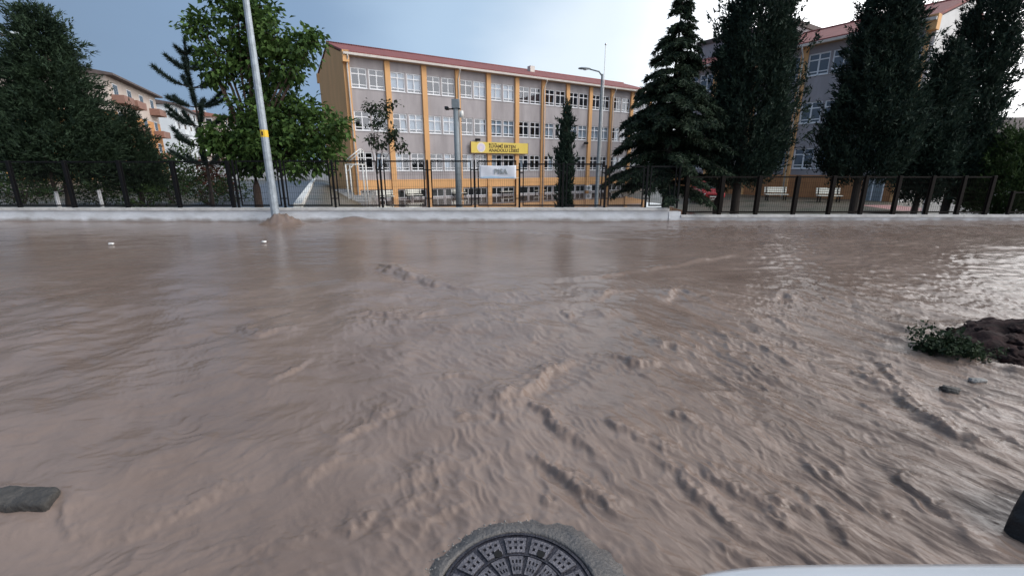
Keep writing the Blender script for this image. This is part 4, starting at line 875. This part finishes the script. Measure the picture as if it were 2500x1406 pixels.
cypress('dark pine cut by the left edge of the picture', -215, 505, 18.0, 1.9, 8.9, 1.6, 9, zg=.15, n=1500, per=24, m='pine', name='pine_tree', trunk=.17, up=.25, tuft=.8, prof=lambda q: np.interp(q, [0, .1, .3, .6, .85, 1], [.5, .95, 1, .9, .6, .1]))

def cedar(label, px, py, Y, top, zg, R0, seed):
    rng = np.random.default_rng(seed); b = atY(px, py, Y); t = thing('cedar_tree', label, 'tree', (b.x, Y, zg)); H = top - zg
    tr = grow_trunk(t, H, .16, .015); br = MB(); PP = []; DD = []
    z = 2.05; 
    while z < H - .15:
        q = (z - 1.4) / (H - 1.4); Lb = R0 * (np.interp(q, [0, .06, .22, .4, .62, .8, 1], [.85, 1.0, .98, .84, .52, .33, .05]))
        for k in range(6 if q < .7 else 5):
            a = rng.random() * 6.283; L = Lb * rng.uniform(.55, 1.12); rise = rng.uniform(.10, .35); zz = z + rng.uniform(-.3, .3)
            pts = []
            for s_ in np.linspace(0, 1, 8): pts.append(np.array([math.cos(a) * L * s_, math.sin(a) * L * s_, zz + L * (rise * s_ - .38 * s_ ** 2.2)]))
            br.tube(pts, list(np.linspace(.028, .006, 8) * (1.3 - q)), 5)
            pts = np.array(pts); nsp = int(30 * L + 10)
            s_ = rng.uniform(.15, 1, nsp); i = np.minimum((s_ * 7).astype(int), 6); fr = (s_ * 7 - i)[:, None]
            c = pts[i] * (1 - fr) + pts[i + 1] * fr; tang = pts[i + 1] - pts[i]; tang /= np.linalg.norm(tang, axis=1, keepdims=True)
            side = np.stack([-np.sin(a) * np.ones(nsp), np.cos(a) * np.ones(nsp), np.zeros(nsp)], 1) * np.where(rng.random(nsp) < .5, 1, -1)[:, None]
            dirn = tang * .55 + side * rng.uniform(.3, 1, (nsp, 1)) + np.array([0, 0, -.22]); dirn /= np.linalg.norm(dirn, axis=1, keepdims=True)
            tl = (.18 + .30 * (1 - s_) * min(1, L)) * rng.uniform(.6, 1.3, nsp)
            per = 13; w_ = rng.random((nsp, per)); p = c[:, None, :] + dirn[:, None, :] * (w_ * tl[:, None])[..., None] + rng.normal(size=(nsp, per, 3)) * .025
            p[..., 2] -= .12 * w_ ** 2 * tl[:, None]
            PP.append(p.reshape(-1, 3)); d = dirn[:, None, :] + rng.normal(size=(nsp, per, 3)) * .5 + np.array([0, 0, -.25]); DD.append(d.reshape(-1, 3))
        z += .13 if q < .6 else .19
    P = np.concatenate(PP); D = np.concatenate(DD)
    br.build('branches', 'bark', tr)['kind'] = 'stuff'
    link('crown', tri_mesh('crown', P, D, rng.uniform(.07, .17, len(P)), rng.uniform(.014, .03, len(P)), rng), 'cedar', t)
cedar('drooping dark cedar with spire top, right of the school front', 1622, 505, 16.4, 7.0, -.9, 2.15, 21)

def young_pine(label, px, py, Y, zg, top, seed):
    rng = np.random.default_rng(seed); b = atY(px, py, Y); t = thing('young_pine', label, 'tree', (b.x, Y, zg)); H = top - zg
    tr = grow_trunk(t, H - .3, .075, .012); br = MB(); PP = []; DD = []
    for z, L, n in ((1.5, 1.15, 5), (2.1, 1.25, 6), (2.75, 1.2, 6), (3.35, 1.15, 6), (3.95, 1.1, 5), (4.5, .8, 5), (4.95, .45, 4)):
        z = z * H / 5.4; a0 = rng.random() * 6
        for k in range(n):
            a = a0 + 6.283 * k / n + rng.uniform(-.2, .2); l = L * rng.uniform(.7, 1.1); up = rng.uniform(.25, .55)
            pts = np.array([[math.cos(a) * l * s_, math.sin(a) * l * s_, z + l * (up * s_ ** 2.0 + .05 * s_)] for s_ in np.linspace(0, 1, 8)])
            br.tube(pts, list(np.linspace(.022, .008, 8)), 5)
            m = int(620 * l); s_ = .25 + .75 * rng.random(m) ** .7; i = np.minimum((s_ * 7).astype(int), 6); fr = (s_ * 7 - i)[:, None]
            c = pts[i] * (1 - fr) + pts[i + 1] * fr; tg = pts[i + 1] - pts[i]; tg /= np.linalg.norm(tg, axis=1, keepdims=True)
            PP.append(c); DD.append(tg * .8 + rng.normal(size=(m, 3)) * .75)
    m = 420; zz = rng.uniform(H - 1.0, H, m); PP.append(np.stack([0 * zz, 0 * zz, zz], 1)); DD.append(np.array([0, 0, 1.2]) + rng.normal(size=(m, 3)) * .5)
    P = np.concatenate(PP); D = np.concatenate(DD); br.build('branches', 'bark', tr)['kind'] = 'stuff'
    link('crown', tri_mesh('crown', P, D, rng.uniform(.11, .20, len(P)), rng.uniform(.009, .018, len(P)), rng), 'young_pine', t)
young_pine('slender young pine with upturned branches against the sky', 520, 505, 17.5, .1, atY(452, 95, 17.5).z, 31)

def broadleaf(label, px, py, Y, zg, lobes, n, leaf, seed, m='broad', bark='bark_brown', trunk=.15, fork=1.6, name='broadleaf_tree', droop=-.45, cat='tree'):
    rng = np.random.default_rng(seed); b = atY(px, py, Y); t = thing(name, label, cat, (b.x, Y, zg)); base = np.array([b.x, Y, zg])
    tr = MB(); PP = []; DD = []; fk = Vector((0.1 * trunk / .15, 0, fork))
    tr.tube([(0, 0, -.4), (.02, 0, fork * .4), (.05, .02, fork * .75), tuple(fk)], [trunk * 1.25, trunk, trunk * .9, trunk * .85], 10)
    vol = sum(r * r for _, _, r, _ in lobes)
    for (lx, ly, lr, dy) in lobes:
        c = atY(lx, ly, Y + dy); rad = lr * .86 / F_PX * (Y + dy); cc = np.array([c.x, c.y, c.z]) - base
        c2 = Vector(cc); mid = fk.lerp(c2, .5) + Vector((rng.uniform(-.1, .1), rng.uniform(-.1, .1), .15))
        tr.tube([tuple(fk * .96), tuple(mid), tuple(c2)], [trunk * .55, trunk * .35, trunk * .12], 7)
        k = int(n * lr * lr / vol); ncl = max(4, k // 26)
        # sub clumps: twig ends inside the lobe, biased to its shell
        u = rng.normal(size=(ncl, 3)); u /= np.linalg.norm(u, axis=1, keepdims=True); rr = rad * (.35 + .7 * rng.random(ncl) ** .6)
        q = cc + u * rr[:, None] * np.array([1, 1, .85])
        for j in range(0, ncl, 3): tr.tube([tuple(c2), tuple((c2 + Vector(q[j])) * .5 + Vector((0, 0, .05))), tuple(q[j])], [trunk * .12, trunk * .08, trunk * .04], 4)
        per = 26; p = q[:, None, :] + rng.normal(size=(ncl, per, 3)) * np.array([.13, .13, .085]) * (leaf / .17)
        out = (p - cc) / rad
        d = out * .8 + rng.normal(size=(ncl, per, 3)) * .6 + np.array([0, 0, droop]); PP.append(p.reshape(-1, 3)); DD.append(d.reshape(-1, 3))
    P = np.concatenate(PP); D = np.concatenate(DD)
    tr.build('trunk', bark, t, True)
    ln = leaf * rng.uniform(.6, 1.25, len(P))
    link('crown', quad_leaves('crown', P, D, ln, ln * .30, rng), m, t)
    return t
broadleaf('large leafy broadleaf tree with green crown behind the lamp post', 632, 505, 17.0, .15,
          [(500, 75, 44, .2), (478, 60, 26, .1), (545, 130, 52, .2), (520, 170, 40, -.2), (600, 60, 62, .1), (580, 15, 50, .3), (632, 20, 40, .3), (680, 95, 58, .2), (740, 110, 46, 0), (765, 95, 28, .1), (700, 165, 50, .1), (640, 160, 66, .5), (650, 240, 60, .6), (610, 110, 40, .5),
           (620, 300, 78, .3), (700, 300, 80, .2), (560, 335, 52, -.1), (545, 355, 42, -.4), (770, 320, 66, .1), (830, 318, 38, 0), (780, 380, 52, -.2), (700, 375, 70, -.3), (630, 370, 66, .1), (735, 410, 34, -.5), (590, 400, 46, .2), (660, 335, 70, -.6), (740, 265, 42, .2)], 16500, .21, 41, trunk=.13, fork=2.0)
broadleaf('thin young sapling with sparse leaves in front of the school corner', 925, 500, 17.0, -1.2,
          [(905, 262, 14, 0), (955, 260, 16, 0), (930, 275, 14, 0), (925, 300, 16, .1), (945, 330, 16, 0), (905, 335, 14, 0), (985, 352, 16, 0), (960, 318, 12, 0), (925, 355, 12, 0)], 250, .13, 42, 'sapling', 'bark_brown', .022, 2.7, 'sapling_tree', -.7)
def shrub(label, px, py, Y, zg, rx, h, n, leaf, seed, m='shrub', group='shrubs behind the left fence'):
    rng = np.random.default_rng(seed); b = atY(px, py, Y); t = thing('garden_shrub', label, 'shrub', (b.x, Y, zg), 0, group)
    st = MB(); ncl = n // 16; u = rng.normal(size=(ncl, 3)); u /= np.linalg.norm(u, axis=1, keepdims=True); u[:, 2] = np.abs(u[:, 2]); rr = .3 + .75 * rng.random(ncl) ** .5
    q = u * rr[:, None] * np.array([rx, rx * .8, h]) + np.array([0, 0, .12])
    for j in range(0, ncl, 4): st.tube([(0, 0, -.1), tuple(q[j] * .5 + np.array([0, 0, .08])), tuple(q[j])], [.02, .012, .005], 4)
    p = q[:, None, :] + rng.normal(size=(ncl, 16, 3)) * leaf * .9; d = u[:, None, :] + rng.normal(size=(ncl, 16, 3)) * .7
    st.build('stems', 'bark', t); P = p.reshape(-1, 3); ln = leaf * rng.uniform(.6, 1.2, len(P)); link('foliage', quad_leaves('foliage', P, d.reshape(-1, 3), ln, ln * .32, rng), m, t)
for k, (lab, px, Y, rx, h, m) in enumerate((
        ('low dark shrub under the big left pine', 60, 19.0, 1.2, 1.2, 'shrub'), ('leafy shrub right of the big pine trunk', 255, 19.0, .9, .9, 'shrub'), ('dense shrub filling the fence panel under the small pine', 355, 18.0, .95, 1.0, 'shrub'),
        ('tall loose shrub left of the young pine trunk', 425, 19.5, 1.0, 1.5, 'shrub'), ('leafy shrub right of the young pine trunk', 515, 18.6, .9, 1.3, 'shrub'), ('shrub with pale leaves left of the broadleaf trunk', 575, 20.5, .8, 1.0, 'shrub'),
        ('reddish dry bush beyond the young pine', 527, 24.0, .9, 2.0, 'shrub_red'), ('tall hedge bush beyond the left fence, behind the shrubs', 450, 26.0, 2.2, 2.6, 'shrub'), ('dark hedge bush far behind the left pines', 120, 27.0, 4.5, 2.6, 'shrub'), ('dark hedge bush between the left pines, farther back', 340, 29.0, 3.0, 2.6, 'shrub'))):
    shrub(lab, px, 505, Y, .12, rx, h, int(900 * rx), .11 if Y < 22 else .2, 50 + k, m)
for lab, px, Y, h_ in (('thin whitewashed tree trunk left of the big pine trunk', 145, 16.2, 1.7), ('short slanting whitewashed stake behind the left fence', 250, 17.2, .75)):
    b = atY(px, 505, Y); t = thing('whitewashed_trunk', lab, 'trunk', (b.x, Y, .1)); MB().tube([(0, 0, -.3), (0, 0, .75 if h_ > 1 else h_)], [.075, .06], 9).build('whitewashed_base', 'whitewash', t, True)
    if h_ > 1: MB().tube([(0, 0, .752), (-.03, 0, h_ + .9)], [.062, .05], 9).build('bare_trunk', 'bark', t, True)
#SECTION_NEAR
# ================================================================== NEAR THINGS
# manhole: concrete collar and cast iron cover
t = thing('manhole', 'round cast iron manhole cover in a wet concrete collar at the bottom of the picture', 'manhole', (MH.x, MH.y, 0))
v = []; f = []; na = 96; rng = np.random.default_rng(3)
prof = [(.322, .012), (.324, .033), (.34, .034), (.36, .031), (.38, .022), (.41, .006), (.46, -.015), (.60, -.12)]
for (rr, z) in prof:
    for k in range(na):
        a = 2 * math.pi * k / na; wob = 1 if rr < .36 else 1 + .05 * float(fbm(np.array(3 * math.cos(a) + 5), np.array(3 * math.sin(a)), 3)) + (.06 * max(0, math.cos(a - .5)))
        zz = z + (.004 * rng.normal() if .35 < rr < .5 else 0); v.append((rr * wob * math.cos(a), rr * wob * math.sin(a), zz))
for i in range(len(prof) - 1):
    for k in range(na): f.append((i * na + k, i * na + (k + 1) % na, (i + 1) * na + (k + 1) % na, (i + 1) * na + k))
link('concrete_collar', np_mesh('concrete_collar', v, f, True), 'wet_concrete', t)
cov = MB().tube([(0, 0, -.03), (0, 0, .030)], .314, 72).build('cover', 'iron', t)
for (r0, r1) in ((.302, .3135), (.192, .199), (.085, .092)):
    rim = MB()
    for k in range(72):
        a, b_ = 2 * math.pi * k / 72, 2 * math.pi * (k + 1) / 72; i = len(rim.v)
        for rr, z in ((r0, .0305), (r0, .0365), (r1, .0365), (r1, .0305)):
            rim.v += [(rr * math.cos(a), rr * math.sin(a), z), (rr * math.cos(b_), rr * math.sin(b_), z)]
        rim.f += [(i, i + 1, i + 3, i + 2), (i + 2, i + 3, i + 5, i + 4), (i + 4, i + 5, i + 7, i + 6)]
    rim.build('rim_ring', 'iron', cov)
def plate(r0, r1, half, cols, rws):
    mb = MB(); nc_, nr_ = cols * 2 + 1, rws * 2 + 1; z0, z1 = .0305, .0375
    def P(i, j, z):
        rr = r0 + (r1 - r0) * j / nr_; a = math.pi / 2 - (-half + 2 * half * i / nc_); return (rr * math.cos(a), rr * math.sin(a), z)
    solid = lambda i, j: 0 <= i < nc_ and 0 <= j < nr_ and not (i % 2 == 1 and j % 2 == 1)
    for i in range(nc_):
        for j in range(nr_):
            if not solid(i, j): continue
            k = len(mb.v); mb.v += [P(i, j, z1), P(i + 1, j, z1), P(i + 1, j + 1, z1), P(i, j + 1, z1)]; mb.f.append((k, k + 1, k + 2, k + 3))
            for (di, dj, p, q) in ((-1, 0, (i, j), (i, j + 1)), (1, 0, (i + 1, j), (i + 1, j + 1)), (0, -1, (i, j), (i + 1, j)), (0, 1, (i, j + 1), (i + 1, j + 1))):
                if not solid(i + di, j + dj): k = len(mb.v); mb.v += [P(*p, z1), P(*q, z1), P(*q, z0), P(*p, z0)]; mb.f.append((k, k + 1, k + 2, k + 3))
    return mb.mesh('raised_plate')
po, pi_ = plate(.207, .285, R(10.2), 3, 2), plate(.10, .187, R(9.6), 3, 2)
for k in range(14):
    for me in (po, pi_):
        o = link('raised_plate', me, 'iron_worn', cov); o.rotation_euler = (0, 0, 2 * math.pi * (k + .08) / 14)
MB().tube([(0, 0, .0305), (0, 0, .0375)], .07, 24).build('centre_boss', 'iron_worn', cov)
for px in (1216, 1320):
    p = atZ(px, 1353, .035); MB().tube([(p.x - MH.x, p.y - MH.y, .031), (p.x - MH.x, p.y - MH.y, .0395)], .018, 16).build('lifting_hole_disc', 'hole_shade', cov)  # solid discs, their black stands in for the shade inside the holes

def pebbles():
    rg = np.random.default_rng(12); mb = MB()
    for k in range(130):
        a = rg.uniform(.3, 3.2) if k % 2 else rg.uniform(1.4, 3.3); rr = rg.normal(.395, .02); r_ = rg.uniform(.0025, .006); c = Vector((rr * math.cos(a), rr * math.sin(a), .018 + .3 * (.395 - rr)))
        i = len(mb.v)
        for d in ((1, 0, 0), (-1, 0, 0), (0, 1, 0), (0, -1, 0), (0, 0, .7), (0, 0, -.7)): mb.v.append(tuple(c + Vector(d) * r_ * rg.uniform(.7, 1.3)))
        mb.f += [tuple(i + q for q in f_) for f_ in ((0, 2, 4), (2, 1, 4), (1, 3, 4), (3, 0, 4), (2, 0, 5), (1, 2, 5), (3, 1, 5), (0, 3, 5))]
    o = mb.build('gravel', 'stone_pale', t); o['kind'] = 'stuff'
pebbles()
def rock(name, m, parent, loc, size, seed, rz=0, sub=3, rough=.18, pw=.5):
    bm = bmesh.new(); bmesh.ops.create_icosphere(bm, subdivisions=sub, radius=1)
    for v_ in bm.verts:
        p = v_.co; q = Vector([math.copysign(abs(c) ** pw, c) for c in p]); nz = float(fbm(np.array(p.x * 1.6 + seed), np.array(p.y * 1.6 + p.z * 1.1), 3)); v_.co = Vector((q.x * size[0], q.y * size[1], q.z * size[2])) * (1 + rough * nz)
    me = bpy.data.meshes.new(name); bm.to_mesh(me); bm.free(); me.polygons.foreach_set('use_smooth', np.ones(len(me.polygons), bool))
    o = link(name, me, m, parent); o.location = loc; o.rotation_euler = (0, 0, rz); return o
# kerb stone in the water, lower left
k0 = atZ(138, 1252, 0)
bm = bmesh.new(); bmesh.ops.create_cube(bm, size=1)
for v_ in bm.verts: v_.co = Vector((v_.co.x * 1.15, v_.co.y * .14, v_.co.z * .14)); v_.co.x -= .05 * (v_.co.x > 0) * (v_.co.y > 0)
bmesh.ops.bevel(bm, geom=bm.edges[:], offset=.028, segments=3, affect='EDGES', profile=.6)
bmesh.ops.subdivide_edges(bm, edges=[e for e in bm.edges if e.calc_length() > .2], cuts=26, use_grid_fill=True)
bmesh.ops.triangulate(bm, faces=[f_ for f_ in bm.faces if len(f_.verts) > 4])
for v_ in bm.verts:
    p = v_.co; k_ = float(fbm(np.array(p.x * 9 + 2), np.array(p.y * 9 + p.z * 7), 3)); v_.co += Vector((k_ * .012, k_ * .010, k_ * .013))
me = bpy.data.meshes.new('kerb_stone'); bm.to_mesh(me); bm.free(); me.polygons.foreach_set('use_smooth', np.ones(len(me.polygons), bool))
o = link('kerb_stone', me, 'stone'); o.location = (k0.x - .62, k0.y + .06, -.012); o.rotation_euler = (0, 0, R(1)); tag(o, 'dark wet kerb stone lying in the flood at the left edge', 'stone')
# debris heap on the right with weeds
hc = atZ(2440, 850, 0); t = thing('soil_heap', 'heap of dark reddish soil and debris in the flood at the right edge', 'soil heap', (hc.x + 1.05, hc.y + .05, 0))
nu, nv = 90, 60; U, V = np.meshgrid(np.linspace(-1, 1, nu), np.linspace(-1, 1, nv)); rx, ry = 1.75, .78
ex, ey = U * rx, V * ry; rr = np.hypot(U + .18 * gn(U * 2 + 3, V * 2), V + .22 * gn(U * 2, V * 2 + 5))
hz_ = .14 * sstep(1.0, .35, rr) * (1 + .6 * fbm(ex * 2.2, ey * 2.2, 4)) + .05 * fbm(ex * 6, ey * 6, 3) * sstep(1, .7, rr) - .10 * sstep(.72, 1.05, rr)
ix = np.arange(nu * nv).reshape(nv, nu); q = np.stack([ix[:-1, :-1], ix[:-1, 1:], ix[1:, 1:], ix[1:, :-1]], -1).reshape(-1, 4)
link('soil', np_mesh('soil', np.stack([ex, ey, hz_], -1).reshape(-1, 3), q, True), 'soil', t)
rr_ = np.random.default_rng(8)
for k in range(60):
    x, y = rr_.uniform(-1.35, .9), rr_.uniform(-.6, .55); s_ = rr_.uniform(.02, .055)
    zz = .15 * float(sstep(1.0, .35, np.hypot(x / rx, y / ry))) - .01
    rock('clod', 'soil' if k % 9 else 'stone', t, (x, y, zz), (s_ * 1.3, s_, s_ * .75), k * 1.7, rr_.uniform(0, 3), 3, .9, .9)
ps = atZ(2392, 915, .05); o = rock('flat_stone', 'stone_pale', None, (ps.x, ps.y, .0), (.06, .026, .018), 9.3, R(-8), 3, .2); tag(o, 'flat pale stone at the water edge of the soil heap', 'stone')
ps = atZ(2322, 945, .03); o = rock('small_clod', 'stone', None, (ps.x, ps.y, .0), (.055, .035, .03), 12.3, R(-30), 3, .3); tag(o, 'small dark clod washed off in front of the soil heap', 'stone')
wp = atZ(2345, 880, .0); t = thing('weed_clump', 'clump of low green weeds at the left end of the soil heap', 'weeds', (wp.x, wp.y + .14, .0)); rng = np.random.default_rng(77)
ncl = 75; q = np.stack([rng.normal(size=ncl) * .115, rng.normal(size=ncl) * .09, np.abs(rng.normal(size=ncl)) * .06 + .03], 1)
P = (q[:, None, :] + rng.normal(size=(ncl, 34, 3)) * .035).reshape(-1, 3); P[:, 2] = np.abs(P[:, 2]); D = rng.normal(size=(len(P), 3)) * .8 + np.array([-.2, -.2, .35]); ln = rng.uniform(.02, .05, len(P))
link('foliage', quad_leaves('foliage', P, D, ln, ln * .33, rng), 'weed', t)
sb = MB()
for j in range(0, ncl, 3): sb.tube([(q[j][0] * .5, q[j][1] * .5, -.03), tuple(q[j])], [.006, .003], 4)
sb.build('stems', 'bark_brown', t)
# tyre at the right edge
tc_ = (2.60, 1.74, .0); t = thing('car_tyre', 'black rubber tyre half sunk in the water at the right edge', 'tyre', tc_, R(25)); t.rotation_euler = (R(0), 0, R(25))
v = []; f = []; n1, n2 = 64, 18
for i in range(n1):
    a = 2 * math.pi * i / n1
    for j in range(n2):
        b_ = 2 * math.pi * j / n2; cr_, cz_ = math.cos(b_), math.sin(b_); rr = .235 + .085 * math.copysign(abs(cr_) ** .6, cr_); yy = .105 * math.copysign(abs(cz_) ** .6, cz_)
        if cr_ > .55 and i % 3 == 0: rr -= .012
        v.append((rr * math.cos(a), yy, rr * math.sin(a)))
for i in range(n1):
    for j in range(n2): f.append((i * n2 + j, i * n2 + (j + 1) % n2, ((i + 1) % n1) * n2 + (j + 1) % n2, ((i + 1) % n1) * n2 + j))
link('tread', np_mesh('tread', v, f, True), 'rubber', t)
MB().tube([(0, -.05, 0), (0, .05, 0)], .165, 32).build('rim', 'grey_steel', t)
# floating litter
for lab, px, py in (('white plastic scrap drifting in front of the lamp post', 645, 592), ('white plastic scrap drifting on the far left water', 272, 597)):
    p = atZ(px, py, .02); o = rock('plastic_scrap', 'litter', None, (p.x, p.y, .035), (.05, .035, .02), px * .1, .3, 2, .5); tag(o, lab, 'litter', 'floating litter')

# ------------------------------------------------------------------ cars
def loft(secs, n=22, e=3.2):
    v = []; f = []
    for (y, w_, z0, z1) in secs:
        for j in range(n):
            a = 2 * math.pi * j / n; c, s_ = math.cos(a), math.sin(a); x = w_ * math.copysign(abs(c) ** (2 / e), c); z = (z0 + z1) / 2 + (z1 - z0) / 2 * math.copysign(abs(s_) ** (2 / e), s_); v.append((x, y, z))
    for i in range(len(secs) - 1):
        for j in range(n): f.append((i * n + j, i * n + (j + 1) % n, (i + 1) * n + (j + 1) % n, (i + 1) * n + j))
    me = bpy.data.meshes.new('body'); me.from_pydata(v, [], f + [tuple(range(n)), tuple(range(len(v) - n, len(v)))]); me.update()
    bm = bmesh.new(); bm.from_mesh(me); bmesh.ops.recalc_face_normals(bm, faces=bm.faces); bm.to_mesh(me); bm.free(); me.polygons.foreach_set('use_smooth', np.ones(len(me.polygons), bool)); return me
def car(label, loc, rz, paint):
    t = thing('parked_car', label, 'car', loc, rz)
    b = link('body', loft([(0, .50, .42, .60), (-.012, .66, .34, .655), (-.03, .75, .30, .69), (-.065, .81, .27, .715), (-.18, .835, .24, .745), (-.45, .84, .22, .80), (-1.0, .87, .2, .89), (-1.35, .875, .2, .94), (-2.4, .88, .2, .97), (-3.5, .875, .2, .98), (-4.0, .82, .26, .94), (-4.15, .70, .34, .86), (-4.18, .55, .42, .74)], 40, 5.0), paint, t)
    g = link('glass_cabin', loft([(-1.15, .70, .86, .93), (-1.6, .70, .86, 1.20), (-2.0, .66, .86, 1.37), (-3.0, .65, .86, 1.40), (-3.5, .66, .86, 1.28), (-3.95, .68, .86, .97)], 32, 4.5), 'car_glass', t)
    link('roof', loft([(-1.95, .60, 1.33, 1.39), (-2.1, .63, 1.33, 1.425), (-3.0, .63, 1.33, 1.44), (-3.45, .58, 1.25, 1.33)], 24, 4), paint, t)
    pl = MB()
    for s_ in (-1, 1):
        pl.bar((s_ * .705, -1.2, .92), (s_ * .62, -1.98, 1.37), .05); pl.bar((s_ * .72, -2.55, .95), (s_ * .655, -2.55, 1.38), .06); pl.bar((s_ * .70, -3.9, .97), (s_ * .60, -3.42, 1.33), .07)
    pl.build('pillars', paint, g)
    for s_ in (-1, 1):
        for y in (-.85, -3.35):
            w_ = MB().tube([(s_ * .70, y, .30), (s_ * .885, y, .30)], .31, 28).build('wheel', 'rubber', t); MB().tube([(s_ * .886, y, .30), (s_ * .897, y, .30)], .20, 20).build('hub_cap', 'chrome', w_)
        h_ = rock('headlight', 'headlight', t, (s_ * .56, -.075, .575), (.15, .07, .06), 3.0, 0, 3, 0); rock('tail_light', 'car_red', t, (s_ * .60, -4.1, .72), (.12, .07, .08), 3.0, 0, 3, 0)
        m_ = rock('door_mirror', paint, t, (s_ * .98, -1.55, 1.0), (.10, .06, .07), 5.0, 0, 3, 0)
    MB().box(-.42, .42, -.01, .02, .44, .52).build('grille', 'black_metal', t); MB().box(-.26, .26, .025, .035, .34, .42).build('number_plate', 'white_paint', t)
    return t
car('white car whose bonnet edge shows at the bottom right corner', (1.17, .945, -.02), 0, 'car_white')
rc = atY(1742, 480, 33); car('dark red car parked in the school yard behind the trunks', (rc.x, 33.0, -.75), R(172), 'car_red')
